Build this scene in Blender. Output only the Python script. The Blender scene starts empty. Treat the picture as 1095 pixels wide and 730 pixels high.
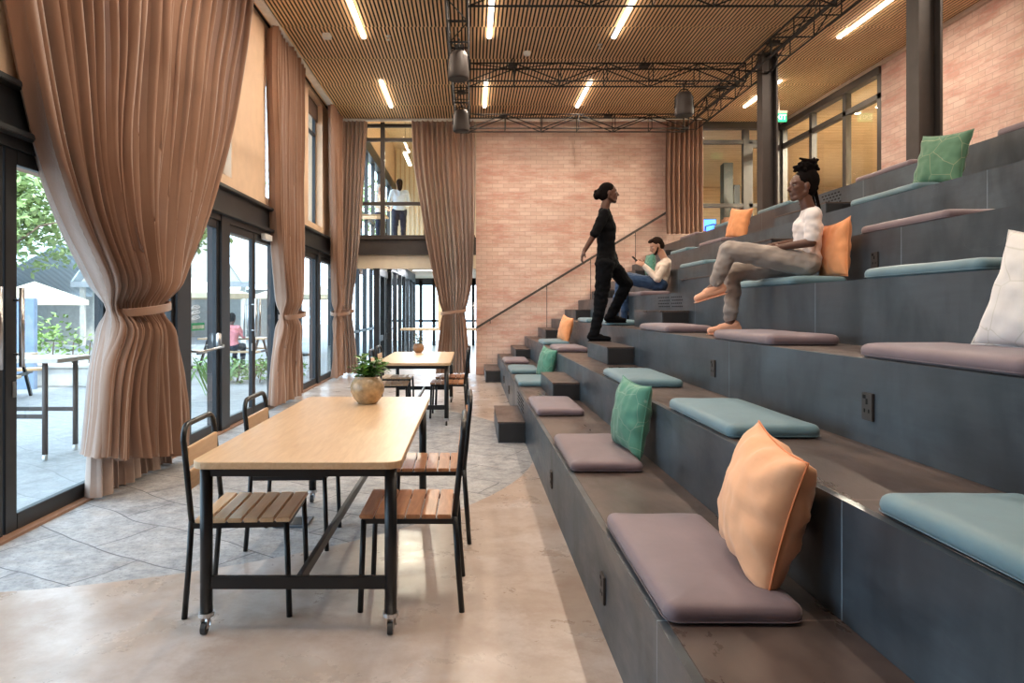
import bpy, bmesh, math, random
from mathutils import Vector, Matrix, noise

C = bpy.context.scene.collection
scn = bpy.context.scene
PI = math.pi
random.seed(7)

# ------------------------------------------------------------------ camera, world, exposure
F = 730.0; VX = 503.0; VY = 329.5; EYE = 1.42
cam_d = bpy.data.cameras.new('camera'); cam = bpy.data.objects.new('camera', cam_d); C.objects.link(cam)
cam.location = (0, 0, EYE); cam.rotation_euler = (PI/2, 0, 0)
cam_d.sensor_width = 36.0; cam_d.lens = 36.0*F/1095.0
cam_d.shift_x = (547.5-VX)/1095.0; cam_d.shift_y = -(365-VY)/1095.0
cam_d.clip_start = 0.05; cam_d.clip_end = 300
scn.camera = cam

world = bpy.data.worlds.new('sky'); scn.world = world; world.use_nodes = True
wb = world.node_tree.nodes['Background']
wb.inputs['Color'].default_value = (0.64, 0.81, 1.0, 1); wb.inputs['Strength'].default_value = 4.2
sun_d = bpy.data.lights.new('sun', 'SUN'); sun_d.energy = 3.2; sun_d.angle = 0.02; sun_d.color = (1, .95, .86)
sun = bpy.data.objects.new('sun', sun_d); C.objects.link(sun)
sun.rotation_euler = (math.radians(18), math.radians(32), 0)
STRIP_W = 30.0
vs = scn.view_settings
scn.display_settings.display_device = 'sRGB'
vs.view_transform = 'Standard'; vs.look = 'None'; vs.gamma = 1; vs.use_curve_mapping = False
vs.exposure = 0.68
cy = scn.cycles
cy.max_bounces = 9; cy.diffuse_bounces = 5; cy.glossy_bounces = 4; cy.transparent_max_bounces = 16
cy.transmission_bounces = 6; cy.sample_clamp_indirect = 6; cy.caustics_reflective = False; cy.caustics_refractive = False
cy.use_denoising = True

def portal(name, loc, rot, sx, sy):
    d = bpy.data.lights.new(name, 'AREA'); d.shape = 'RECTANGLE'; d.size = sx; d.size_y = sy
    d.cycles.is_portal = True
    o = bpy.data.objects.new(name, d); C.objects.link(o); o.location = loc; o.rotation_euler = rot
portal('storefront_portal', (-3.0, 4.3, 1.25), (0, -PI/2, 0), 2.5, 19.5)
portal('upper_window_portal', (-3.15, 6.5, 4.2), (0, -PI/2, 0), 2.4, 14)

def at(px, py, Y):
    return Vector(((px-VX)*Y/F, Y, EYE-(py-VY)*Y/F))

# ------------------------------------------------------------------ materials
MATS = {}
def new_mat(name):
    m = bpy.data.materials.new(name); m.use_nodes = True
    MATS[name] = m
    nt = m.node_tree; b = nt.nodes['Principled BSDF']
    return m, nt, b
def nd(nt, t, **kw):
    n = nt.nodes.new(t)
    for k, v in kw.items(): setattr(n, k, v)
    return n
def coord(nt, scale=(1,1,1), rot=(0,0,0), loc=(0,0,0), kind='Object'):
    tc = nd(nt, 'ShaderNodeTexCoord'); mp = nd(nt, 'ShaderNodeMapping')
    mp.inputs['Scale'].default_value = scale; mp.inputs['Rotation'].default_value = rot; mp.inputs['Location'].default_value = loc
    nt.links.new(tc.outputs[kind], mp.inputs['Vector'])
    return mp.outputs['Vector']
def ramp(nt, fac, stops):
    r = nd(nt, 'ShaderNodeValToRGB'); e = r.color_ramp.elements
    while len(e) < len(stops): e.new(0.5)
    for i, (p, c) in enumerate(stops):
        e[i].position = p; e[i].color = (*c, 1)
    nt.links.new(fac, r.inputs['Fac'])
    return r.outputs['Color']
def noise_n(nt, vec, scale, detail=4, rough=.6, dist=0):
    n = nd(nt, 'ShaderNodeTexNoise'); n.inputs['Scale'].default_value = scale; n.inputs['Detail'].default_value = detail
    n.inputs['Roughness'].default_value = rough; n.inputs['Distortion'].default_value = dist
    if vec is not None: nt.links.new(vec, n.inputs['Vector'])
    return n
def bump(nt, b, height, strength=.2, dist=.01):
    bp = nd(nt, 'ShaderNodeBump'); bp.inputs['Strength'].default_value = strength; bp.inputs['Distance'].default_value = dist
    nt.links.new(height, bp.inputs['Height']); nt.links.new(bp.outputs['Normal'], b.inputs['Normal'])
def mix(nt, fac, a, b_, blend='MIX'):
    m = nd(nt, 'ShaderNodeMix', data_type='RGBA', blend_type=blend)
    for sock, v in ((m.inputs['Factor'], fac), (m.inputs['A'], a), (m.inputs['B'], b_)):
        pass
    ins = [i for i in m.inputs if i.enabled]
    def put(i, v):
        if isinstance(v, (int, float)): i.default_value = v
        elif isinstance(v, tuple): i.default_value = (*v, 1)
        else: nt.links.new(v, i)
    put(ins[0], fac); put(ins[1], a); put(ins[2], b_)
    return [o for o in m.outputs if o.enabled][0]
def plain(name, col, rough=.5, metal=0, bumpn=None, vary=.12, spec=.5, scale=6, sheen=0):
    m, nt, b = new_mat(name)
    v = coord(nt)
    n = noise_n(nt, v, scale, 5, .6)
    lo = tuple(max(0, c*(1-vary)) for c in col); hi = tuple(min(1, c*(1+vary)) for c in col)
    nt.links.new(ramp(nt, n.outputs['Fac'], [(.3, lo), (.7, hi)]), b.inputs['Base Color'])
    b.inputs['Roughness'].default_value = rough; b.inputs['Metallic'].default_value = metal
    b.inputs['Specular IOR Level'].default_value = spec
    if sheen: b.inputs['Sheen Weight'].default_value = sheen
    if bumpn:
        n2 = noise_n(nt, v, bumpn[0], 3, .6); bump(nt, b, n2.outputs['Fac'], bumpn[1], .004)
    return m
def wood(name, a, c, rough=.35, scale=(3, 30, 30), dark=None):
    m, nt, b = new_mat(name)
    v = coord(nt, scale)
    n = noise_n(nt, v, 1.6, 6, .6, .6)
    col = ramp(nt, n.outputs['Fac'], [(.3, a), (.7, c)])
    v2 = coord(nt); n2 = noise_n(nt, v2, 2.2, 3, .5)
    col2 = mix(nt, n2.outputs['Fac'], col, tuple(x*.8 for x in a))
    col3 = mix(nt, .35, col, col2)
    nt.links.new(col3, b.inputs['Base Color'])
    b.inputs['Roughness'].default_value = rough
    bump(nt, b, n.outputs['Fac'], .08, .002)
    return m

M_black = plain('black_metal', (.012, .013, .015), .33, .3)
M_truss = plain('matt_black_truss', (.014, .012, .011), .7, 0); M_frame = plain('frame_charcoal', (.028, .031, .036), .42, .2)
M_beam = plain('steel_grey_brown', (.06, .05, .045), .5, .2)
M_chrome = plain('brushed_steel', (.6, .6, .6), .28, 1)
M_white = plain('white_plastic', (.8, .8, .78), .4)
M_cream = plain('cream_plaster', (.72, .52, .36), .75, 0, (40, .05), .05)
M_creamL = plain('pale_plaster', (.78, .68, .52), .7, 0, (40, .05), .05)
M_table = wood('light_oak', (.60, .39, .22), (.74, .52, .32), .33, (30, 3, 30))
M_slat = wood('chair_slat', (.38, .16, .07), (.60, .29, .14), .32, (30, 4, 30))
M_slatGlare = wood('chair_slat_glare', (.70, .45, .25), (.82, .58, .36), .3, (30, 4, 30))  # same chair wood, window glare on the left chairs put into the colour
M_pine = wood('ceiling_pine', (.80, .50, .26), (.94, .68, .40), .5, (20, 1.5, 20))
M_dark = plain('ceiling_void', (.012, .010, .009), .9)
M_rubber = plain('dark_rubber', (.03, .03, .03), .6)
M_hole = plain('dark_recess', (.004, .004, .004), .9)

def ply(name, base, alt, warm, rough):
    m, nt, b = new_mat(name)
    v = coord(nt, (1, .35, 1)); n = noise_n(nt, v, 2.2, 8, .66, .4)
    v3 = coord(nt, (2, 1.0, 12)); n3 = noise_n(nt, v3, 3.0, 6, .7, .3)
    v2 = coord(nt, (1, 1, 1), loc=(3, 8, 1)); n2 = noise_n(nt, v2, 1.1, 3, .5)
    c = ramp(nt, n.outputs['Fac'], [(.39, base), (.61, alt)])
    w = ramp(nt, n2.outputs['Fac'], [(.40, (0, 0, 0)), (.72, (.85, .85, .85))])
    c = mix(nt, w, c, warm)
    c = mix(nt, .35, c, mix(nt, n3.outputs['Fac'], base, alt))
    # panel joints every 2.44 m along the tier
    tc = nd(nt, 'ShaderNodeTexCoord'); sp = nd(nt, 'ShaderNodeSeparateXYZ'); nt.links.new(tc.outputs['Object'], sp.inputs['Vector'])
    a1 = nd(nt, 'ShaderNodeMath', operation='ADD'); a1.inputs[1].default_value = 100*2.44-2.12; nt.links.new(sp.outputs['Y'], a1.inputs[0])
    a2 = nd(nt, 'ShaderNodeMath', operation='MODULO'); a2.inputs[1].default_value = 2.44; nt.links.new(a1.outputs[0], a2.inputs[0])
    a3 = nd(nt, 'ShaderNodeMath', operation='LESS_THAN'); a3.inputs[1].default_value = .006; nt.links.new(a2.outputs[0], a3.inputs[0])
    c = mix(nt, a3.outputs[0], c, tuple(min(1, x*2.6) for x in alt))
    # scuffs
    v4 = coord(nt, (1, 1, 1)); wv = nd(nt, 'ShaderNodeTexVoronoi', feature='DISTANCE_TO_EDGE'); wv.inputs['Scale'].default_value = 1.7
    nz = noise_n(nt, v4, 3, 3, .5)
    vm = nd(nt, 'ShaderNodeVectorMath', operation='ADD'); nt.links.new(v4, vm.inputs[0]); nt.links.new(nz.outputs['Color'], vm.inputs[1])
    nt.links.new(vm.outputs[0], wv.inputs['Vector'])
    sc = ramp(nt, wv.outputs['Distance'], [(0, (1, 1, 1)), (.006, (0, 0, 0))])
    n5 = noise_n(nt, v4, 2.3, 2, .5); gate = ramp(nt, n5.outputs['Fac'], [(.6, (0, 0, 0)), (.66, (.4, .4, .4))])
    g = mix(nt, 1.0, sc, gate, 'MULTIPLY')
    c = mix(nt, g, c, (.16, .17, .18))
    nw = noise_n(nt, coord(nt, (3, 2.2, 1.1), loc=(2, 2, 2)), 1.6, 4, .55, .3); c = mix(nt, ramp(nt, nw.outputs['Fac'], [(.42, (0, 0, 0)), (.70, (.7, .7, .7))]), c, tuple(x*.45 for x in base))
    nt.links.new(c, b.inputs['Base Color'])
    r = ramp(nt, n.outputs['Fac'], [(.38, (rough-.08,)*3), (.62, (rough+.14,)*3)])
    nt.links.new(r, b.inputs['Roughness'])
    bump(nt, b, n3.outputs['Fac'], .12, .003)
    return m
M_riser = ply('stained_plywood_riser_reflection', (.032, .043, .055), (.098, .126, .148), (.060, .052, .052), .36)  # black-stained ply with bluish light reflections painted into its colour
M_tread = ply('stained_plywood_tread_reflection', (.070, .050, .044), (.125, .092, .080), (.085, .062, .055), .34)  # same ply, the brown is reflected light put into the tread colour

def fabric(name, col, rough=.85, pat=None):
    m, nt, b = new_mat(name)
    v = coord(nt); n = noise_n(nt, v, 5, 4, .6)
    lo = tuple(c*.9 for c in col); hi = tuple(min(1, c*1.1) for c in col)
    c = ramp(nt, n.outputs['Fac'], [(.3, lo), (.7, hi)])
    if pat:
        vo = nd(nt, 'ShaderNodeTexVoronoi', feature='DISTANCE_TO_EDGE'); vo.inputs['Scale'].default_value = 6.0
        nt.links.new(v, vo.inputs['Vector'])
        ln = ramp(nt, vo.outputs['Distance'], [(0, (1, 1, 1)), (.018, (0, 0, 0))])
        vd = nd(nt, 'ShaderNodeTexVoronoi'); vd.inputs['Scale'].default_value = 11.0
        nt.links.new(v, vd.inputs['Vector'])
        dt = ramp(nt, vd.outputs['Distance'], [(.10, (1, 1, 1)), (.13, (0, 0, 0))])
        mx = mix(nt, 1.0, ln, dt, 'LIGHTEN')
        sc_ = mix(nt, .42, (0, 0, 0), mx)
        c = mix(nt, sc_, c, pat)
    nt.links.new(c, b.inputs['Base Color'])
    b.inputs['Roughness'].default_value = rough; b.inputs['Sheen Weight'].default_value = .25
    b.inputs['Specular IOR Level'].default_value = .25
    n2 = noise_n(nt, v, 260, 2, .5); bump(nt, b, n2.outputs['Fac'], .08, .002)
    return m
M_mauve = fabric('mauve_vinyl', (.205, .150, .165), .5)
M_blue = fabric('blue_vinyl', (.135, .235, .275), .5)
M_orange = fabric('orange_cotton', (.86, .36, .15), .7)
M_peach = fabric('peach_cotton', (.88, .46, .25), .65)
M_green = fabric('green_cotton', (.09, .27, .19), .7, (.45, .55, .42))
M_sage = fabric('sage_cotton', (.11, .24, .15), .7, (.62, .58, .38))
M_cushwhite = fabric('white_patterned_cotton', (.82, .78, .74), .8, (.45, .43, .30))

def curtain_mat():
    m, nt, b = new_mat('taupe_curtain')
    v = coord(nt, (1, 1, 1)); n = noise_n(nt, v, 1.2, 4, .6)
    c = ramp(nt, n.outputs['Fac'], [(.3, (.29, .155, .095)), (.7, (.37, .215, .145))])
    nt.links.new(c, b.inputs['Base Color'])
    b.inputs['Roughness'].default_value = .8; b.inputs['Sheen Weight'].default_value = .6
    b.inputs['Specular IOR Level'].default_value = .2
    v2 = coord(nt, (18, 18, 1.5)); n2 = noise_n(nt, v2, 3, 4, .6); bump(nt, b, n2.outputs['Fac'], .22, .01)
    tr = nd(nt, 'ShaderNodeBsdfTranslucent'); nt.links.new(mix(nt, .5, c, (.7, .6, .55)), tr.inputs['Color'])
    mx = nd(nt, 'ShaderNodeMixShader'); mx.inputs[0].default_value = .13
    out = nt.nodes['Material Output']
    nt.links.new(b.outputs[0], mx.inputs[1]); nt.links.new(tr.outputs[0], mx.inputs[2]); nt.links.new(mx.outputs[0], out.inputs['Surface'])
    return m
M_curtain = curtain_mat(); M_lining = fabric('pale_lining', (.46, .34, .28), .9)

def glass_mat(name='clear_glass', tint=(.93, .97, .97), refl=1.0):
    m, nt, b = new_mat(name)
    nt.nodes.remove(b)
    t = nd(nt, 'ShaderNodeBsdfTransparent'); t.inputs['Color'].default_value = (*tint, 1)
    g = nd(nt, 'ShaderNodeBsdfGlossy'); g.inputs['Roughness'].default_value = .01; g.inputs['Color'].default_value = (refl, refl, refl, 1)
    fr = nd(nt, 'ShaderNodeFresnel'); fr.inputs['IOR'].default_value = 1.45
    mx = nd(nt, 'ShaderNodeMixShader')
    ge = nd(nt, 'ShaderNodeNewGeometry'); one = nd(nt, 'ShaderNodeMath', operation='SUBTRACT'); one.inputs[0].default_value = 1
    nt.links.new(ge.outputs['Backfacing'], one.inputs[1])          # only the entry face reflects, the exit face just transmits
    mu = nd(nt, 'ShaderNodeMath', operation='MULTIPLY'); nt.links.new(fr.outputs[0], mu.inputs[0]); nt.links.new(one.outputs[0], mu.inputs[1])
    nt.links.new(mu.outputs[0], mx.inputs[0]); nt.links.new(t.outputs[0], mx.inputs[1]); nt.links.new(g.outputs[0], mx.inputs[2])
    nt.links.new(mx.outputs[0], nt.nodes['Material Output'].inputs['Surface'])
    return m
M_glass = glass_mat()

def brick_mat(name, axis):
    m, nt, b = new_mat(name)
    tc = nd(nt, 'ShaderNodeTexCoord'); sp = nd(nt, 'ShaderNodeSeparateXYZ'); cb = nd(nt, 'ShaderNodeCombineXYZ')
    nt.links.new(tc.outputs['Object'], sp.inputs[0]); nt.links.new(sp.outputs[axis], cb.inputs[0]); nt.links.new(sp.outputs['Z'], cb.inputs[1])
    br = nd(nt, 'ShaderNodeTexBrick'); nt.links.new(cb.outputs[0], br.inputs['Vector'])
    br.inputs['Scale'].default_value = 1.0; br.inputs['Brick Width'].default_value = .235; br.inputs['Row Height'].default_value = .085
    br.inputs['Mortar Size'].default_value = .005; br.inputs['Mortar Smooth'].default_value = .3
    br.inputs['Color1'].default_value = (.64, .44, .36, 1); br.inputs['Color2'].default_value = (.74, .56, .48, 1); br.inputs['Mortar'].default_value = (.52, .36, .28, 1)
    v = coord(nt, (.8, .8, 3.2)); n = noise_n(nt, v, 1.5, 7, .68)
    red = ramp(nt, n.outputs['Fac'], [(.44, (0, 0, 0)), (.62, (.85, .85, .85))])
    c = mix(nt, red, br.outputs['Color'], (.56, .28, .22))
    n2 = noise_n(nt, coord(nt, (1, 1, 3), loc=(5, 2, 7)), 2.1, 5, .7)
    pale = ramp(nt, n2.outputs['Fac'], [(.48, (0, 0, 0)), (.7, (.6, .6, .6))])
    c = mix(nt, pale, c, (.80, .64, .53))
    c = mix(nt, br.outputs['Fac'], c, (.52, .37, .30))
    nt.links.new(c, b.inputs['Base Color']); b.inputs['Roughness'].default_value = .8
    inv = nd(nt, 'ShaderNodeMath', operation='SUBTRACT'); inv.inputs[0].default_value = 1; nt.links.new(br.outputs['Fac'], inv.inputs[1])
    bump(nt, b, inv.outputs[0], .5, .006)
    return m
M_brickX = brick_mat('blush_brick_back', 'X'); M_brickY = brick_mat('blush_brick_side', 'Y')

def floor_mat(outside=False):
    m, nt, b = new_mat('terrace_stone' if outside else 'concrete_and_stone_floor')
    v = coord(nt)
    n = noise_n(nt, v, 1.1, 8, .62, .4); n2 = noise_n(nt, coord(nt, loc=(4, 9, 0)), 2.2, 10, .72, .15)
    conc = ramp(nt, n.outputs['Fac'], [(.3, (.31, .235, .19)), (.52, (.43, .345, .285)), (.72, (.54, .455, .395))])
    conc = mix(nt, ramp(nt, n2.outputs['Fac'], [(.44, (0, 0, 0)), (.66, (.75, .75, .75))]), conc, (.33, .235, .18))
    n6 = noise_n(nt, coord(nt, loc=(1, 5, 3)), 1.7, 9, .7, .1); conc = mix(nt, ramp(nt, n6.outputs['Fac'], [(.47, (0, 0, 0)), (.64, (.6, .6, .6))]), conc, (.60, .55, .53))
    # stone pavers, warped joints
    nz = noise_n(nt, v, .8, 2, .5)
    vm = nd(nt, 'ShaderNodeVectorMath', operation='MULTIPLY_ADD'); vm.inputs[1].default_value = (.35, .35, 0)
    nt.links.new(nz.outputs['Color'], vm.inputs[0]); nt.links.new(coord(nt, rot=(0, 0, .55)), vm.inputs[2])
    br = nd(nt, 'ShaderNodeTexBrick'); nt.links.new(vm.outputs[0], br.inputs['Vector'])
    br.inputs['Scale'].default_value = 1; br.inputs['Brick Width'].default_value = .85; br.inputs['Row Height'].default_value = .42
    br.inputs['Mortar Size'].default_value = .006; br.inputs['Mortar Smooth'].default_value = .6
    br.inputs['Color1'].default_value = (.25, .255, .265, 1); br.inputs['Color2'].default_value = (.40, .405, .415, 1); br.inputs['Mortar'].default_value = (.12, .12, .13, 1)
    ns = noise_n(nt, v, 7, 9, .75)
    nf_ = noise_n(nt, v, 34, 5, .8)
    st = mix(nt, .62, br.outputs['Color'], ramp(nt, ns.outputs['Fac'], [(.35, (.13, .13, .14)), (.65, (.55, .55, .56))]))
    st = mix(nt, ramp(nt, nf_.outputs['Fac'], [(.50, (0, 0, 0)), (.66, (.7, .7, .7))]), st, (.12, .12, .13))
    ng = noise_n(nt, coord(nt, (1, 3, 1), rot=(0, 0, .4)), 3, 5, .7, 1.0)
    st = mix(nt, ramp(nt, ng.outputs['Fac'], [(.5, (0, 0, 0)), (.75, (.5, .5, .5))]), st, (.42, .37, .32))
    st = mix(nt, br.outputs['Fac'], st, (.10, .10, .11))
    if outside:
        c = mix(nt, .5, st, (.27, .27, .27)); fac = None
        nt.links.new(c, b.inputs['Base Color'])
        b.inputs['Roughness'].default_value = .6
    else:
        tc = nd(nt, 'ShaderNodeTexCoord'); d = nd(nt, 'ShaderNodeVectorMath', operation='DISTANCE'); d.inputs[1].default_value = (-3.0, 7.0, 0)
        nt.links.new(tc.outputs['Object'], d.inputs[0])
        k = nd(nt, 'ShaderNodeMath', operation='LESS_THAN'); k.inputs[1].default_value = 3.64; nt.links.new(d.outputs['Value'], k.inputs[0])
        c = mix(nt, k.outputs[0], conc, st)
        nt.links.new(c, b.inputs['Base Color'])
        rr = mix(nt, k.outputs[0], ramp(nt, n2.outputs['Fac'], [(.3, (.22,)*3), (.7, (.4,)*3)]), (.55, .55, .55))
        nt.links.new(rr, b.inputs['Roughness'])
        hb = mix(nt, k.outputs[0], (.5, .5, .5), mix(nt, br.outputs['Fac'], ns.outputs['Fac'], (0, 0, 0)))
        bump(nt, b, hb, .5, .01)
    return m
M_floor = floor_mat(); M_terrace = floor_mat(True)

def emit(name, col, s):
    m, nt, b = new_mat(name)
    b.inputs['Base Color'].default_value = (*col, 1); b.inputs['Emission Color'].default_value = (*col, 1); b.inputs['Emission Strength'].default_value = s
    return m
M_lamp = emit('warm_lamp_diffuser', (1, .86, .70), 9)
M_spot = emit('downlight_lens', (1, .88, .72), 14)
M_exit = emit('exit_sign_green', (.02, .55, .20), 1.1)
M_exitw = emit('exit_sign_white', (.8, 1, .85), 1.6)
M_screen = emit('blue_screen', (.05, .2, 1), 2.5)

# ------------------------------------------------------------------ mesh helpers
def add_box(bm, x0, x1, y0, y1, z0, z1, bev=0, seg=2):
    r = bmesh.ops.create_cube(bm, size=1)
    for v in r['verts']:
        v.co = Vector(((x0+x1)/2+v.co.x*(x1-x0), (y0+y1)/2+v.co.y*(y1-y0), (z0+z1)/2+v.co.z*(z1-z0)))
    if bev:
        es = list({e for v in r['verts'] for e in v.link_edges})
        bmesh.ops.bevel(bm, geom=es, offset=bev, segments=seg, affect='EDGES', clamp_overlap=True)
def frame_of(d):
    d = d.normalized(); u = Vector((0, 0, 1)) if abs(d.z) < .9 else Vector((1, 0, 0))
    s = d.cross(u).normalized(); return s, s.cross(d).normalized()
def add_tube(bm, pts, r, n=10, cap=True, rs=None):
    pts = [Vector(p) for p in pts]; rings = []
    s = None
    for i, p in enumerate(pts):
        d = (pts[min(i+1, len(pts)-1)]-pts[max(i-1, 0)])
        if s is None: s, u = frame_of(d)
        else:
            d = d.normalized(); s = (s-d*s.dot(d)).normalized(); u = s.cross(d).normalized()
        rr = rs[i] if rs else r
        rings.append([bm.verts.new(p+(s*math.cos(2*PI*k/n)+u*math.sin(2*PI*k/n))*rr) for k in range(n)])
    for a, b in zip(rings, rings[1:]):
        for k in range(n): bm.faces.new((a[k], a[(k+1) % n], b[(k+1) % n], b[k]))
    if cap:
        bm.faces.new(rings[0][::-1]); bm.faces.new(rings[-1])
def add_bar(bm, a, b, w, h=None, up=None):
    a = Vector(a); b = Vector(b); d = (b-a).normalized(); h = h or w
    u = Vector(up) if up else (Vector((0, 0, 1)) if abs(d.z) < .95 else Vector((0, 1, 0)))
    s = d.cross(u).normalized(); u = s.cross(d).normalized()
    q = [(-1, -1), (1, -1), (1, 1), (-1, 1)]
    A = [bm.verts.new(a+s*w/2*i+u*h/2*j) for i, j in q]; B = [bm.verts.new(b+s*w/2*i+u*h/2*j) for i, j in q]
    for k in range(4): bm.faces.new((A[k], A[(k+1) % 4], B[(k+1) % 4], B[k]))
    bm.faces.new(A[::-1]); bm.faces.new(B)
def add_lathe(bm, prof, c=(0, 0, 0), n=32):
    c = Vector(c); rings = []
    for r, z in prof:
        rings.append([bm.verts.new(c+Vector((r*math.cos(2*PI*k/n), r*math.sin(2*PI*k/n), z))) for k in range(n)] if r > 1e-6 else [bm.verts.new(c+Vector((0, 0, z)))])
    for a, b in zip(rings, rings[1:]):
        for k in range(n):
            if len(a) == 1 and len(b) == 1: continue
            if len(a) == 1: bm.faces.new((a[0], b[(k+1) % n], b[k]))
            elif len(b) == 1: bm.faces.new((a[k], a[(k+1) % n], b[0]))
            else: bm.faces.new((a[k], a[(k+1) % n], b[(k+1) % n], b[k]))
def add_ell(bm, c, ax, seg=16, rings=10):
    c = Vector(c); ax = [Vector(a) for a in ax]
    M = Matrix((ax[0], ax[1], ax[2])).transposed().to_4x4(); M.translation = c
    bmesh.ops.create_uvsphere(bm, u_segments=seg, v_segments=rings, radius=1, matrix=M)
def add_sph(bm, c, r): add_ell(bm, c, ((r, 0, 0), (0, r, 0), (0, 0, r)))
def add_cap(bm, p0, r0, p1, r1, n=14):
    p0 = Vector(p0); p1 = Vector(p1); d = p1-p0; L = d.length
    if L < 1e-5: add_sph(bm, p0, r0); return
    d.normalize(); pts = []; rs = []
    for t in (80, 60, 35, 10): pts.append(p0-d*r0*math.sin(math.radians(t))); rs.append(r0*math.cos(math.radians(t)))
    for t in (0, .33, .67, 1): pts.append(p0.lerp(p1, t)); rs.append(r0+(r1-r0)*t)
    for t in (10, 35, 60, 80): pts.append(p1+d*r1*math.sin(math.radians(t))); rs.append(r1*math.cos(math.radians(t)))
    add_tube(bm, pts, 0, n, True, rs)
def obj(name, bm, mat, parent=None, smooth=False, loc=None):
    bmesh.ops.recalc_face_normals(bm, faces=bm.faces)
    me = bpy.data.meshes.new(name); bm.to_mesh(me); bm.free()
    me.materials.append(mat)
    if smooth: me.shade_smooth()
    o = bpy.data.objects.new(name, me); C.objects.link(o)
    if parent: o.parent = parent
    if loc: o.location = loc
    return o
def tag(o, label, cat, group=None):
    o['label'] = label; o['category'] = cat
    if group: o['group'] = group
    return o
def thing(name, label, cat, loc=(0, 0, 0), rz=0, group=None):
    o = bpy.data.objects.new(name, None); C.objects.link(o); o.empty_display_size = .1
    o.location = loc; o.rotation_euler = (0, 0, rz)
    return tag(o, label, cat, group)
def struct(name, bm, mat, parent=None, smooth=False):
    o = obj(name, bm, mat, parent, smooth)
    if parent is None: o['kind'] = 'structure'
    return o
def sempty(name, loc=(0, 0, 0)):
    o = bpy.data.objects.new(name, None); C.objects.link(o); o.location = loc; o['kind'] = 'structure'; return o
def dup(root, loc, rz, label, group=None):
    def cp(o, parent):
        c = o.copy(); C.objects.link(c); c.parent = parent
        for k in list(o.children): cp(k, c)
        return c
    r = cp(root, None); r.location = loc; r.rotation_euler = (0, 0, rz); r['label'] = label
    if group: r['group'] = group
    return r
def B(): return bmesh.new()
def box_obj(name, mat, dims, parent=None, bev=0, st=False):
    bm = B(); add_box(bm, *dims, bev=bev)
    return struct(name, bm, mat, parent) if st else obj(name, bm, mat, parent)
def text_mesh(name, s, size, mat, M, parent, ext=.002):
    cu = bpy.data.curves.new(name, 'FONT'); cu.body = s; cu.size = size; cu.extrude = ext; cu.align_x = 'CENTER'; cu.align_y = 'CENTER'
    t = bpy.data.objects.new(name, cu); C.objects.link(t)
    bpy.context.view_layer.update()
    me = bpy.data.meshes.new_from_object(t.evaluated_get(bpy.context.evaluated_depsgraph_get()))
    bpy.data.objects.remove(t); me.materials.clear(); me.materials.append(mat); me.transform(M)
    o = bpy.data.objects.new(name, me); C.objects.link(o); o.parent = parent
    return o

XL = -2.87; YB = 14.6; ZC = 5.4; XR = 6.65; YF = -5.0
TX = [.58+.575*k for k in range(7)]
TZ = [.45, .825, 1.2, 1.59, 1.965, 2.345, 2.735]
ZU = TZ[6]

# ------------------------------------------------------------------ room shell
box_obj('floor', M_floor, (XL-.1, XR+.2, YF, YB+.05, -.1, 0), st=True)
box_obj('floor_upper_landing', plain('landing_floor', (.12, .10, .09), .5), (TX[6]+.02, XR, YF, YB, ZU-.2, ZU-.005), st=True)
box_obj('roof', M_creamL, (XL-.9, XR+.3, YF-.3, YB+.2, ZC+.12, ZC+.4), st=True)
# slatted ceiling: dark void with pine battens in staggered rows
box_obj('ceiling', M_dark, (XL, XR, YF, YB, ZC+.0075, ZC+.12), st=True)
bm = B(); rows = [YF]; y = 9.67-1.245*11
while y < YB-.2:
    if y > YF+.1: rows.append(y)
    y += 1.245
rows.append(YB-.02)
for i, (a, b) in enumerate(zip(rows, rows[1:])):
    n = int((XR-XL)/.0545)
    for k in range(n):
        x = XL+.03+k*.0545+(.018 if i % 2 else 0)
        add_box(bm, x, x+.030, a+.004, b-.004, ZC, ZC+.007)
struct('ceiling_slats', bm, M_pine)
# back wall: brick
box_obj('wall_back_brick', M_brickX, (.12, 4.85, YB, YB+.22, 0, ZC+.1), st=True)
box_obj('wall_right_brick', M_brickY, (XR, XR+.22, YF, 11.05, ZU-.3, ZC+.1), st=True)
box_obj('wall_right_low', M_brickY, (XR+.03, XR+.2, 11.05, YB, 0, ZU-.3), st=True)
box_obj('wall_front', M_cream, (XL-.1, XR+.2, YF-.2, YF, 0, ZC+.1), st=True)
box_obj('wall_back_low', M_cream, (4.85, XR, YB, YB+.2, 0, ZU), st=True)
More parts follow.
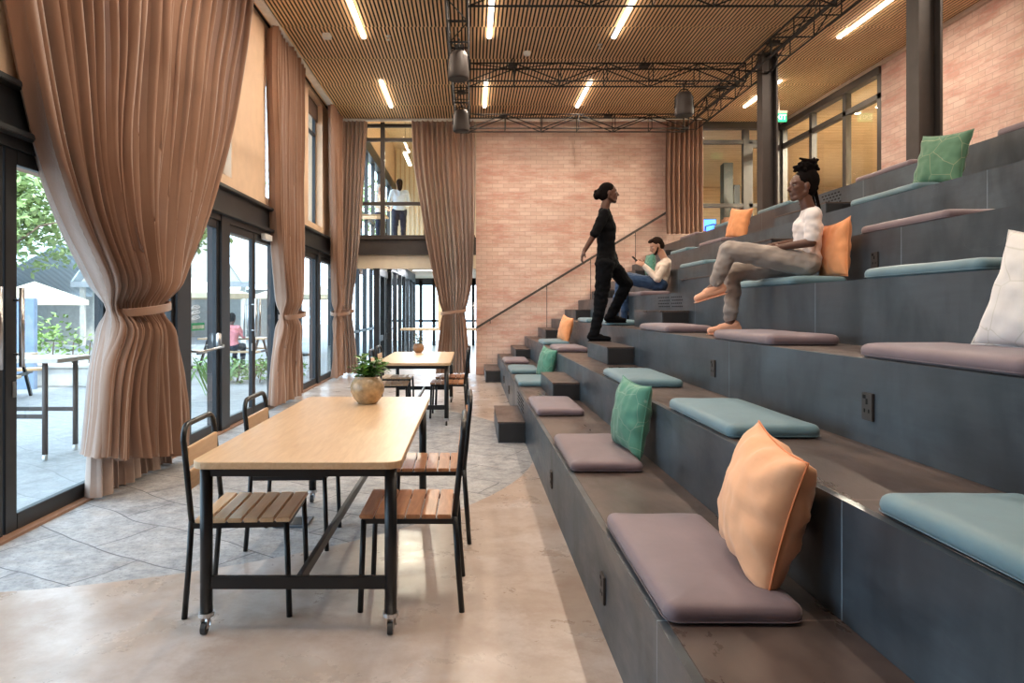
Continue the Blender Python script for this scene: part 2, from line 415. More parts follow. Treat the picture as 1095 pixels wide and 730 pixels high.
# left upper wall with tall openings
WIN = [(2.01, 3.16), (4.53, 5.68), (7.05, 8.2), (9.57, 10.72), (12.09, 13.24)]
WZ0, WZ1 = 2.98, 5.34
bm = B()
edges = [YF]+[v for w in WIN for v in w]+[YB+.2]
for i in range(0, len(edges), 2): add_box(bm, XL-.28, XL, edges[i], edges[i+1], 2.82, ZC+.1)
for a, b in WIN:
    add_box(bm, XL-.28, XL, a, b, 2.82, WZ0); add_box(bm, XL-.28, XL, a, b, WZ1, ZC+.1)
struct('wall_left_upper', bm, M_cream)
for i, (a, b) in enumerate(WIN):
    r = sempty('window_%d' % (i+1), (XL-.16, a, WZ0))
    bm = B(); L = b-a; H = WZ1-WZ0
    add_box(bm, -.03, .03, 0, .06, 0, H); add_box(bm, -.03, .03, L-.06, L, 0, H)
    add_box(bm, -.03, .03, .06, L-.06, 0, .06); add_box(bm, -.03, .03, .06, L-.06, H-.06, H); add_box(bm, -.025, .025, .06, L-.06, 1.75, 1.80)
    obj('window_frame', bm, M_frame, r)
    bm = B(); add_box(bm, -.004, .004, .06, L-.06, .06, 1.75); add_box(bm, -.004, .004, .06, L-.06, 1.80, H-.06); obj('pane', bm, M_glass, r)
    bm = B(); add_box(bm, .05, .075, .02, L-.02, H-.34, H-.01, .01); obj('roller_blind', bm, plain('blind_brown%d' % i, (.12, .07, .05), .8), r)
# steel channel beam above the storefront
bm = B()
add_box(bm, XL-.2, XL+.015, YF, YB, 2.50, 2.80)
add_box(bm, XL-.2, XL+.09, YF, YB, 2.79, 2.83, .006); add_box(bm, XL-.2, XL+.09, YF, YB, 2.49, 2.53, .006)
struct('trim_beam_left', bm, M_frame)
# storefront, left
def leaf(r, y0, y1, z0=0.0, z1=2.42, st=.11, rail=.12, x=0, d=.05):
    bm = B()
    add_box(bm, x-d/2, x+d/2, y0, y0+st, z0, z1, .004); add_box(bm, x-d/2, x+d/2, y1-st, y1, z0, z1, .004)
    add_box(bm, x-d/2, x+d/2, y0+st, y1-st, z0, z0+rail, .004); add_box(bm, x-d/2, x+d/2, y0+st, y1-st, z1-.09, z1, .004)
    obj('door_frame', bm, M_frame, r)
    bm = B(); add_box(bm, x-.005, x+.005, y0+st, y1-st, z0+rail, z1-.09); obj('pane', bm, M_glass, r)
def pull(r, y, z0=1.05, z1=1.55, side=1):
    bm = B(); add_tube(bm, [(side*.075, y, z0), (side*.075, y, z1)], .016, 14)
    for z in (z0+.08, z1-.08): add_tube(bm, [(side*.02, y, z), (side*.075, y, z)], .008, 8)
    obj('pull_handle', bm, M_chrome, r, True)
n_door = 0
def door(y0, y1, handle=None, **kw):
    global n_door
    n_door += 1
    r = sempty('door_%d' % n_door, (XL-.03, 0, 0)); leaf(r, y0, y1, **kw)
    if handle is not None:
        pull(r, handle); pull(r, handle, side=-1)
        bm = B(); add_box(bm, .025, .032, handle-.02, handle+.02, .86, .96, .003); obj('lock_plate', bm, M_chrome, r)
    return r
posts = []
for (a, b, h) in [(.0, 1.2, None), (1.75, 3.0, None), (3.0, 4.20, 4.10), (4.22, 5.46, 4.30)]:
    door(a, b, h)
door(5.72, 6.62, None, st=.06)
d_exit = door(6.95, 7.80, None, st=.07)
door(8.07, 9.06, 8.98, st=.06); door(9.07, 10.10, 9.15, st=.06)
door(10.35, 11.6, None, st=.06); door(11.6, 12.75, None, st=.06)
door(12.95, 14.4, None, st=.06)
bm = B()
for y0, y1 in [(-.2, 0), (1.2, 1.75), (5.46, 5.72), (6.62, 6.95), (7.80, 8.07), (10.10, 10.35), (12.75, 12.95), (14.4, 14.6)]:
    add_box(bm, XL-.14, XL+.03, y0, y1, 0, 2.5, .004)
struct('trim_storefront_posts', bm, M_frame)
box_obj('wall_left_low', M_cream, (XL-.28, XL, YF, -.2, 0, 2.5), st=True)
box_obj('trim_storefront_head', M_frame, (XL-.12, XL+.02, YF, YB, 2.42, 2.495), st=True)
box_obj('trim_threshold', plain('rust_threshold', (.30, .17, .11), .6), (XL-.04, XL+.06, YF, YB, .0, .018), st=True)
box_obj('trim_door_closer', M_white, (XL+.02, XL+.08, 9.3, 9.62, 2.36, 2.44), st=True)
# crash bar, sticker and line logo on the exit leaf
bm = B(); add_tube(bm, [(.03, 7.02, .98), (.11, 7.04, .97), (.12, 7.1, .97), (.12, 7.68, .99), (.10, 7.74, 1.0), (.03, 7.75, 1.02)], .014, 10)
add_box(bm, .02, .07, 7.72, 7.78, .96, 1.14, .01); obj('crash_bar', bm, M_chrome, d_exit, True)
bm = B(); add_box(bm, .006, .009, 7.08, 7.42, 1.185, 1.265); st_ = obj('exit_sticker', bm, plain('sticker_green', (.01, .33, .14), .4), d_exit)
bm = B(); rr_ = random.Random(3); yq = 7.10
while yq < 7.39:                                        # the photo's lettering is too small to read: a band of white strokes
    w_ = rr_.uniform(.008, .016); add_box(bm, .0092, .0105, yq, yq+w_, 1.198+rr_.uniform(0, .008), 1.24); yq += w_+rr_.uniform(.006, .012)
obj('white_strokes', bm, M_white, st_)
bm = B()
for k in range(3):
    z = 1.30+k*.055; a = [(7.06, z), (7.13, z+.035), (7.25, z+.045), (7.30, z+.02), (7.18, z+.005), (7.06, z)]
    for p, q in zip(a, a[1:]): add_bar(bm, (.008, p[0], p[1]), (.008, q[0], q[1]), .005)
    add_bar(bm, (.008, 7.10, z+.01), (.008, 7.24, z+.03), .004)
obj('line_logo', bm, M_white, d_exit)

# back wall, left part: storefront below, fascia, beam, upper window
r = sempty('window_7', (0, YB+.08, 0))
bm = B()
for x0, x1 in [(-2.9, -2.80), (-2.42, -2.32), (-2.12, -2.0), (-1.10, -.98), (-.87, -.75), (-.05, .14)]:
    add_box(bm, x0, x1, -.06, .06, 0, 2.13)
add_box(bm, -2.9, .14, -.07, .07, 2.12, 2.27); add_box(bm, -2.0, -1.1, -.04, .04, 2.0, 2.12); add_box(bm, -2.0, -.0, -.04, .04, .70, .82)
add_box(bm, -2.9, .14, -.05, .05, 0, .1); add_box(bm, -2.0, -1.1, -.04, .04, 0, .16)
obj('window_frame', bm, M_frame, r)
bm = B(); add_box(bm, -2.85, .0, -.005, .005, .1, 2.12); obj('pane', bm, M_glass, r)
pull(r, 0)
r.children[-1].rotation_euler = (0, 0, -PI/2); r.children[-1].location = (-2.0, 0, 0)
box_obj('wall_back_fascia', M_creamL, (-2.9, .12, YB, YB+.2, 2.27, 2.56), st=True)
bm = B(); add_box(bm, -2.9, .12, YB-.02, YB+.2, 2.56, 2.92); add_box(bm, -2.9, .12, YB-.08, YB+.2, 2.56, 2.60); add_box(bm, -2.9, .12, YB-.08, YB+.2, 2.89, 2.93)
struct('trim_beam_back', bm, M_beam)
r = sempty('window_8', (0, YB+.05, 0))
bm = B()
for x in (-2.85, -1.88, -.95, -.0): add_box(bm, x-.045, x+.045, -.05, .05, 2.93, ZC)
for z in (2.95, 3.66, 5.03, 5.33): add_box(bm, -2.9, .1, -.04, .04, z-.035, z+.035)
obj('window_frame', bm, M_beam, r)
bm = B(); add_box(bm, -2.85, .05, -.005, .005, 2.95, ZC); obj('pane', bm, M_glass, r)
# gallery glazing, right: back part and side part
r = sempty('window_9', (0, YB+.05, 0))
bm = B()
for x in (4.86, 5.90, 6.62): add_box(bm, x-.06, x+.06, -.06, .06, ZU, ZC)
for z in (ZU+.06, 3.62, 4.98, 5.32): add_box(bm, 4.85, XR, -.05, .05, z-.04, z+.04)
add_box(bm, 5.96, 6.04, -.05, .05, ZU, 4.98); add_box(bm, 6.48, 6.56, -.05, .05, ZU, 4.98); add_box(bm, 6.04, 6.5, -.05, .05, 4.86, 4.95)
add_box(bm, 4.85, XR, -.08, .05, 5.25, ZC+.02)
obj('window_frame', bm, M_beam, r)
bm = B(); add_box(bm, 4.9, 6.6, -.004, .004, ZU+.1, 5.3); obj('pane', bm, M_glass, r)
r = sempty('window_10', (XR+.05, 0, 0))
bm = B()
for y in (11.11, 12.15, 13.35, YB-.02): add_box(bm, -.05, .05, y-.055, y+.055, ZU, ZC)
for z in (ZU+.06, 4.88): add_box(bm, -.05, .05, 11.05, YB, z-.045, z+.045)
add_box(bm, -.09, .05, 11.05, YB, 5.22, ZC+.02)
obj('window_frame', bm, M_beam, r)
bm = B(); add_box(bm, -.004, .004, 11.1, YB-.05, ZU+.1, 5.25); obj('pane', bm, M_glass, r)
box_obj('trim_brick_cornice', plain('cornice', (.55, .42, .33), .6), (XR-.05, XR, YF, YB, ZC-.06, ZC-.005), st=True)

# curtain tracks
box_obj('trim_curtain_track_left', M_white, (XL+.10, XL+.20, YF, YB-.1, ZC-.05, ZC-.005), st=True)
box_obj('trim_curtain_track_back', M_white, (XL+.2, 4.85, YB-.30, YB-.22, ZC-.05, ZC-.005), st=True)

# ------------------------------------------------------------------ columns
def column(x, y, label):
    t = thing('steel_column', label, 'column', (x, y, ZU-.005), 0, 'steel columns on the landing')
    bm = B(); H = ZC-ZU
    add_box(bm, -.12, -.095, -.10, .10, 0.02, H); add_box(bm, .095, .12, -.10, .10, 0.02, H); add_box(bm, -.095, .095, -.012, .012, 0.02, H)
    obj('shaft', bm, M_beam, t)
    bm = B(); add_box(bm, -.15, .15, -.16, .16, 0, .02, .003); obj('base_plate', bm, M_beam, t)
column(4.62, 10.62, 'grey brown steel column rising behind the seated woman, further of the two')
column(4.62, 6.95, 'wide grey brown steel column beside the sage green pillow, in front of brick')

# ------------------------------------------------------------------ trusses
def truss(label, p0, p1, depth=.27, ht=.28, bay=.69, box=True, name='lighting_truss'):
    t = thing(name, label, 'truss', p0, 0, 'black ceiling trusses')
    d = Vector(p1)-Vector(p0); L = d.length; d.normalize(); s = Vector((0, 0, 1)).cross(d); s = -s if s.y < 0 or s.x > .5 else s
    z = Vector((0, 0, ht))
    o = Vector((0, 0, 0))
    for a in (o, s*depth, z, s*depth+z):
        bm = B(); add_tube(bm, [a, a+d*L], .013, 6); obj('chord', bm, M_truss, t, True)
    bm = B(); n = max(1, round(L/bay)); b_ = L/n
    for k in range(n+1):
        q = d*(k*b_)
        add_tube(bm, [q, q+s*depth], .009, 5); add_tube(bm, [q+z, q+z+s*depth], .009, 5); add_tube(bm, [q, q+z], .009, 5); add_tube(bm, [q+s*depth, q+s*depth+z], .009, 5)
        if k < n:
            e = d*((k+1)*b_); A, Z = (o, z) if k % 2 == 0 else (z, o)
            add_tube(bm, [q+A, e+Z], .010, 5); add_tube(bm, [q+s*depth+A, e+s*depth+Z], .010, 5)
            add_tube(bm, [q+z+(s*depth if k % 2 else o), e+z+(o if k % 2 else s*depth)], .008, 5)
    obj('lacing', bm, M_truss, t, True)
    k = .7
    while k < L:
        c0 = d*k+z+s*depth/2; bm = B(); add_tube(bm, [c0+Vector((0, 0, .03)), (c0.x, c0.y, ZC-p0[2])], .008, 6); add_box(bm, c0.x-.07, c0.x+.07, c0.y-.07, c0.y+.07, c0.z-.012, c0.z+.03)
        add_bar(bm, c0-s*depth/2, c0+s*depth/2, .02); obj('hanger', bm, M_truss, t); k += 2.1
    return t
truss('black truss crossing the ceiling at the very top of the photo', (-.03, 7.80, 4.99), (4.33, 7.80, 4.99))
truss('black truss crossing the ceiling mid room, carrying a lone speaker drum', (-.03, 10.73, 4.99), (4.33, 10.73, 4.99))
truss('black truss crossing in front of the back brick wall', (-.03, 13.55, 4.99), (4.33, 13.55, 4.99))
truss('black truss crossing the ceiling nearest the camera, above the frame', (-.03, 4.9, 4.99), (4.33, 4.9, 4.99))
truss('long black truss running over the columns along the landing', (4.62, 1.0, 5.07), (4.62, 13.95, 5.07), .27, .26)
truss('narrow black ladder truss running lengthwise over the tables', (-.03, 1.0, 5.0), (-.03, 13.95, 5.0), .26, .27, .69)

def speaker(loc, label, s=1.0):
    t = thing('drum_speaker', label, 'speaker', loc, 0, 'hanging drum speakers')
    prof = [(0, 0), (.135*s, 0), (.145*s, .02), (.143*s, .10), (.125*s, .30), (.105*s, .36), (0, .37)]
    bm = B(); add_lathe(bm, prof); obj('housing', bm, MATS.get('speaker_shell') or plain('speaker_shell', (.045, .034, .030), .6), t, True)
    bm = B(); add_lathe(bm, [(0, -.003), (.12*s, -.003), (.12*s, .004), (0, .004)]); obj('grille', bm, M_rubber, t)
    bm = B(); add_tube(bm, [(-.15, 0, .12), (-.14, 0, .30), (-.05, 0, .42), (.05, 0, .42), (.14, 0, .30), (.15, 0, .12)], .009, 6); add_tube(bm, [(0, 0, .42), (0, 0, .51)], .012, 6); add_tube(bm, [(-.15, 0, .505), (.15, 0, .505)], .012, 6); add_tube(bm, [(0, -.15, .505), (0, .15, .505)], .012, 6)
    obj('bracket', bm, M_black, t, True)
speaker((-.16, 9.2, 4.50), 'brown black drum speaker on the ladder truss, nearer the camera')
speaker((-.16, 11.9, 4.50), 'brown black drum speaker on the ladder truss, nearer the back wall')
speaker((3.4, 10.86, 4.48), 'black drum speaker alone under the middle cross truss')

# ------------------------------------------------------------------ strip lights
COLN = {-1.56: 'above the curtains', .277: 'in the middle of the ceiling', 2.10: 'over the lower seating tiers', 5.40: 'over the landing by the brick'}
ROWN = [(1.56, 'overhead'), (5.0, 'above the frame'), (8.44, 'cut by the photo top'), (11.88, 'in the far row')]
for x, xn in COLN.items():
    for y, yn in ROWN:
        yy = y
        t = thing('linear_ceiling_light', 'linear ceiling light %s, %s' % (xn, yn), 'ceiling light', (x, yy, ZC-.02), 0, 'linear ceiling lights')
        bm = B(); add_box(bm, -.035, .035, 0, 1.58, 0.012, .045); obj('housing', bm, M_white, t)
        bm = B(); add_box(bm, -.03, .03, .01, 1.57, -.012, .012, .008); obj('diffuser', bm, M_lamp, t)
        ld = bpy.data.lights.new('strip_lamp', 'AREA'); ld.shape = 'RECTANGLE'; ld.size = .06; ld.size_y = 1.5; ld.energy = STRIP_W; ld.color = (1, .84, .68)
        lo = bpy.data.objects.new('strip_lamp', ld); C.objects.link(lo); lo.parent = t; lo.location = (0, .79, -.02)
for i, (x, y, lb) in enumerate([(-2.08, 9.9, 'small white sensor box on the ceiling near the left wall'), (-1.2, 9.98, 'small steel sprinkler head left of the ladder truss'), (.88, 10.6, 'round white smoke detector between the two right strip lights'), (1.95, 10.3, 'small steel sprinkler head beside the right strip light')]):
    bm = B()
    if i == 0: add_box(bm, x-.06, x+.06, y-.06, y+.06, ZC-.07, ZC-.002, .01)
    elif i == 2: add_lathe(bm, [(0, ZC-.06), (.045, ZC-.055), (.06, ZC-.02), (.06, ZC-.002), (0, ZC-.002)], (x, y, 0), 16)
    else: add_lathe(bm, [(0, ZC-.07), (.012, ZC-.07), (.03, ZC-.06), (.008, ZC-.05), (.01, ZC-.02), (.04, ZC-.002), (0, ZC-.002)], (x, y, 0), 12)
    tag(obj(['motion_sensor', 'sprinkler_head', 'smoke_detector', 'sprinkler_head'][i], bm, M_white if i % 2 == 0 else M_chrome), lb, ['sensor', 'sprinkler', 'smoke detector', 'sprinkler'][i])
# exit sign
t = thing('exit_sign', 'green lit exit sign hanging from the ceiling beside the column', 'sign', (5.88, 13.0, 4.97))
box_obj('housing', M_white, (-.15, .15, -.03, .03, .16, .21), t, .004)
box_obj('sign_face', M_exit, (-.14, .14, -.012, .012, 0, .16), t)
text_mesh('lettering', 'EXIT', .13, M_exitw, Matrix.Translation((0, -.015, .08)) @ Matrix.Rotation(PI/2, 4, 'X'), t)
bm = B(); add_tube(bm, [(0, 0, .2), (0, 0, ZC-4.97)], .008, 6); obj('rod', bm, M_white, t)

# ------------------------------------------------------------------ tiered seating
seat = thing('tiered_seating', 'dark stained plywood tiered seating climbing to the brick wall on the right', 'tiered seating', (0, 0, 0))
for k in range(7):
    x0 = TX[k]; z0 = TZ[k-1] if k else 0; x1 = TX[k+1] if k < 6 else TX[6]+.6
    bm = B(); add_box(bm, x0, x0+.03, YF+.1, YB-.005, max(0, z0-.02), TZ[k]-.0005); obj('riser', bm, M_riser, seat)
    bm = B(); add_box(bm, x0+.031, x1+(.0 if k < 6 else 0), YF+.1, YB-.005, TZ[k]-.018, TZ[k], .002, 1); obj('tread', bm, M_tread, seat)
    zb = TZ[k-1] if k else 0
    for (ya, yb) in ((7.19, 8.40), (13.1, YB-.01)):
        h = (TZ[k]-zb)*.5
        xa = x0-.2875
        bm = B(); add_box(bm, xa, x0-.002, ya, yb, zb+.002, zb+h-.017, .002, 1); sb = obj('step_block', bm, M_riser, seat)
        bm = B(); add_box(bm, xa-.004, x0-.002, ya-.004, yb, zb+h-.017, zb+h, .002, 1); obj('step_top', bm, M_tread, sb)
        bm = B(); add_box(bm, xa+.012, x0-.012, ya-.003, ya+.001, zb+.014, zb+h-.022); obj('dark_front', bm, M_hole if False else plain('black_step_front%d%d' % (k, int(ya)), (.018, .018, .02), .5), sb)
    # perforated vent above the aisle block
    bm = B() if k % 3 == 0 else None
    for rI in range(4 if bm else 0):
        z = zb+(TZ[k]-zb)*(.60+.09*rI)
        for c_ in range(14):
            if c_ in (6,): continue
            y = 7.42+c_*.068+(.03 if rI % 2 else 0)
            add_box(bm, x0-.0025, x0+.001, y, y+.036, z, z+.014)
    if bm: obj('vent_slots', bm, M_hole, seat)
    # power outlets on alternate risers
    if k % 2 == 0:
        for y in (2.96, 4.85)+((10.2, 11.66) if k == 0 else ()):
            zc = zb+(TZ[k]-zb)*(.45 if k else .46)
            bm = B(); add_box(bm, x0-.012, x0+.001, y-.04, y+.04, zc-.06, zc+.06, .003); op = obj('outlet_plate', bm, M_beam, seat)
            bm = B()
            for dy, dz, w, h in ((0, .022, .006, .012), (-.016, -.018, .004, .008), (.016, -.018, .004, .008), (.018, .042, .010, .008)):
                add_box(bm, x0-.0135, x0-.011, y+dy-w, y+dy+w, zc+dz-h, zc+dz+h)
            obj('outlet_holes', bm, M_hole, op)
# structure beneath (closes the ends)
box_obj('end_panel', M_riser, (TX[0]+.03, TX[6]+.6, YF+.02, YF+.1, 0, .42), seat)
# handrail along back wall
t = thing('handrail', 'slim dark handrail rising along the back brick wall', 'handrail', (0, YB-.12, 0))
bm = B(); z0 = 1.0; add_bar(bm, (.12, 0, z0), (4.93, 0, z0+4.81*.607), .035, .045); obj('rail', bm, M_beam, t)
for x in (.42, 1.62, 2.55, 3.5, 4.4):
    z = z0+(x-.12)*.607
    bm = B()
    if x in (1.62, 2.55, 3.5):
        k = min(6, int((x-TX[0])/.575)); hb = TZ[k]; 
        if (x-TX[k]) > .2875 and k < 6: hb = (TZ[k]+TZ[k+1])/2
        add_tube(bm, [(x, 0, hb-.0), (x, 0, z)], .007, 6)
    add_tube(bm, [(x, .12, z-.08), (x, 0, z-.08), (x, 0, z)], .008, 6)
    obj('bracket', bm, M_beam, t)

# ------------------------------------------------------------------ seat pads
def rrect(L, W, ins, r0, n=6):
    r = max(.012, r0-ins); hx = W/2-ins-r; hy = L/2-ins-r; pts = []
    for q, (sx, sy) in enumerate(((1, 1), (-1, 1), (-1, -1), (1, -1))):
        for k in range(n+1):
            a = (q+k/n)*PI/2; pts.append((sx*hx+r*math.cos(a), sy*hy+r*math.sin(a)))
        nx = (( -1, 1), (-1, -1), (1, -1), (1, 1))[q]; a = pts[-1]; b = (nx[0]*hx+r*math.cos((q+1)*PI/2), nx[1]*hy+r*math.sin((q+1)*PI/2))
        for k in range(1, 8): pts.append((a[0]+(b[0]-a[0])*k/8, a[1]+(b[1]-a[1])*k/8))
    return pts
def pad_mesh(L=.95, W=.43, seed=0):
    bm = B(); rings = []
    for ins, z in ((.030, 0), (.014, .003), (.004, .012), (.0, .026), (.001, .038), (.006, .049), (.015, .057), (.028, .062), (.05, .066), (.085, .0695), (.13, .072), (.18, .073)):
        rings.append([bm.verts.new((x, y, z+(.004*noise.noise(Vector((x*6+seed, y*5, seed))) if z > .03 else 0))) for x, y in rrect(L, W, ins, .045)])
    for a, b in zip(rings, rings[1:]):
        n = len(a)
        for k in range(n): bm.faces.new((a[k], a[(k+1) % n], b[(k+1) % n], b[k]))
    bm.faces.new(rings[0][::-1]); bm.faces.new(rings[-1])
    return bm
def pad(x_edge, y0, y1, tier, mat, label):
    L = y1-y0
    o = obj('seat_pad', pad_mesh(L, .43, y0*3.3+tier), mat, None, True, (x_edge+.02+.215, (y0+y1)/2, TZ[tier]+.001))
    o.rotation_euler = (0, 0, random.uniform(-.012, .012))
    tag(o, label, 'seat pad', 'seat pads on the tiers')
    bm = B(); W = .43
    q = rrect(L, W, -.0005, .045); add_tube(bm, [(x, y, .012) for x, y in q+q[:1]], .0016, 5, False); obj('seam', bm, mat, o, True)
    return o
P = [
 (0, 2.08, 3.05, M_mauve, 'large mauve seat pad on the lowest tier, nearest the camera, under the peach pillow'),
 (0, 4.02, 4.97, M_mauve, 'mauve seat pad on the lowest tier with the green pillow at its corner'),
 (0, 6.14, 7.08, M_mauve, 'mauve seat pad on the lowest tier just before the step block'),
 (0, 8.44, 9.38, M_blue, 'blue seat pad on the lowest tier just past the step block'),
 (0, 10.05, 11.0, M_blue, 'blue seat pad on the lowest tier, second past the step block'),
 (0, 11.87, 12.8, M_mauve, 'mauve seat pad on the lowest tier nearest the back brick wall'),
 (1, 1.03, 2.0, M_blue, 'blue seat pad on the second tier cut by the right edge of the photo'),
 (1, 3.1, 4.07, M_blue, 'blue grey seat pad on the second tier behind the peach pillow'),
 (1, 5.1, 6.1, M_blue, 'pale blue seat pad on the second tier above the tall green pillow'),
 (1, 9.2, 10.15, M_mauve, 'mauve seat pad on the second tier in front of the small orange pillow'),
 (1, 10.97, 11.9, M_blue, 'blue seat pad on the second tier beneath the small orange pillow'),
 (2, 2.15, 3.10, M_mauve, 'mauve seat pad on the third tier under the white patterned pillow'),
 (2, 4.0, 4.95, M_mauve, 'mauve seat pad on the third tier beside the seated woman\'s shoe'),
 (2, 6.12, 7.08, M_mauve, 'mauve seat pad on the third tier before the step block, left of the peach shoes'),
 (2, 8.72, 9.6, M_blue, 'pale blue seat pad on the third tier beside the climbing woman\'s front foot'),
 (2, 10.25, 11.2, M_blue, 'pale blue seat pad on the third tier left of the climbing woman\'s legs'),
 (3, 3.12, 4.06, M_blue, 'blue green seat pad on the fourth tier right of the orange pillow'),
 (3, 4.97, 5.93, M_blue, 'blue seat pad on the fourth tier that the woman sits on'),
 (3, 9.35, 10.3, M_mauve, 'mauve seat pad on the fourth tier that the bearded man sits on'),
 (4, 4.16, 5.1, M_mauve, 'mauve seat pad on the fifth tier right of the seated woman'),
 (4, 8.53, 9.47, M_blue, 'pale blue seat pad on the fifth tier between the man and the woman'),
 (5, 5.33, 6.28, M_blue, 'blue seat pad on the sixth tier under the sage green pillow'),
 (5, 9.45, 10.4, M_mauve, 'mauve seat pad on the sixth tier under the upright orange pillow'),
 (5, 11.0, 11.9, M_blue, 'pale blue seat pad on the sixth tier above the seated man'),
 (6, 4.32, 5.28, M_mauve, 'grey mauve seat pad on the top tier at the right edge by the brick'),
 (6, 6.28, 7.22, M_mauve, 'mauve seat pad on the top tier in front of the wide column'),
 (6, 8.72, 9.66, M_blue, 'pale blue seat pad on the top tier behind the seated woman\'s head'),
 (6, 10.42, 11.38, M_blue, 'pale blue seat pad on the top tier behind the upright orange pillow'),
 (6, 12.3, 13.25, M_mauve, 'mauve seat pad on the top tier nearest the far curtain'),
]
for tr, y0, y1, m, lb in P: pad(TX[tr], y0, y1, tr, m, lb)

# ------------------------------------------------------------------ pillows
def pillow_bm(S=.46, T=.15, seed=0, N=26, crease=.012):
    bm = B(); rnd = Vector((seed*3.1, seed*1.7, 0)); grids = []
    for side in (1, -1):
        g = []
        for i in range(N+1):
            row = []
            for j in range(N+1):
                u = -1+2*i/N; v = -1+2*j/N
                # concave sides, pointed corners
                px = u*(1-.10*(1-v*v)); py = v*(1-.10*(1-u*u))
                t = (max(0, (1-u*u))*max(0, (1-v*v)))**.42
                w = noise.noise(Vector((u*2.2, v*2.2, side*3))+rnd)
                edge = min(1-abs(u), 1-abs(v))
                ang = math.atan2(v, u); fold = math.sin(ang*11+seed)*math.exp(-edge*7)*min(1, edge*10)*crease
                y = side*(T/2*t*(1+.10*w)+fold*.8+side*.006*noise.noise(Vector((u*5, v*5, side*7))+rnd)*min(1, edge*6))
                row.append((px*S/2, y, py*S/2))
            g.append(row)
        grids.append(g)
    V = {}
    def vert(s, i, j):
        if i in (0, N) or j in (0, N): key = ('e', i, j)
        else: key = (s, i, j)
        if key not in V: V[key] = bm.verts.new(grids[s][i][j])
        return V[key]
    for s in (0, 1):
        for i in range(N):
            for j in range(N):
                q = (vert(s, i, j), vert(s, i+1, j), vert(s, i+1, j+1), vert(s, i, j+1))
                bm.faces.new(q if s == 0 else q[::-1])
    rim = [grids[0][i][0] for i in range(N+1)]+[grids[0][N][j] for j in range(1, N+1)]+[grids[0][i][N] for i in range(N-1, -1, -1)]+[grids[0][0][j] for j in range(N-1, -1, -1)]
    return bm, rim
def pillow(loc, rot, mat, label, S=.46, T=.15, seed=0, crease=.012, seam=None):
    bm, rim = pillow_bm(S, T, seed, crease=crease)
    o = obj('throw_pillow', bm, mat, None, True); o.location = loc; o.rotation_euler = rot
    tag(o, label, 'pillow', 'throw pillows')
    b2 = B(); add_tube(b2, rim, .0035, 6, False); obj('seam', b2, seam or mat, o, True)
    return o
R = math.radians
M_seam = fabric('orange_seam', (.70, .22, .08), .7)
# local: square in XZ, thickness along Y
pillow((1.02, 2.38, .742), (R(13), R(-7), R(85)), M_peach, 'large peach orange pillow standing on the nearest mauve seat pad', .465, .25, 1, .040, M_seam)
pillow((1.04, 4.42, .725), (R(8), R(-3), R(99)), M_green, 'teal green pillow with pale lines standing on the lowest tier behind a mauve pad', .46, .18, 2, .022)
pillow((1.04, 9.30, .672), (R(12), R(-6), R(108)), M_green, 'teal green pillow leaning on the lowest tier beside the far step block', .43, .18, 3, .016)
pillow((1.56, 11.2, 1.085), (R(12), R(-8), R(104)), M_orange, 'small orange pillow on the second tier near the back brick wall', .42, .17, 4, .016)
pillow((2.755, 5.17, 1.86), (R(4), R(3), R(88)), M_orange, 'bright orange pillow behind the seated woman\'s back', .44, .13, 5, .018)
pillow((3.74, 9.52, 2.60), (R(10), R(-8), R(108)), M_orange, 'bright orange pillow upright on the sixth tier left of the seated woman', .43, .15, 6, .014)
pillow((3.74, 5.42, 2.60), (R(10), R(-6), R(106)), M_sage, 'sage green pillow with gold line pattern on the sixth tier before the wide column', .43, .16, 7, .020)
pillow((2.13, 2.49, 1.47), (R(14), R(-8), R(106)), M_cushwhite, 'white pillow with thin line pattern cut by the right edge of the photo', .47, .16, 8, .014)
pillow((2.95, 11.2, 2.14), (R(3), R(3), R(97)), M_green, 'small green pillow half hidden behind the seated man\'s hands', .34, .13, 9)

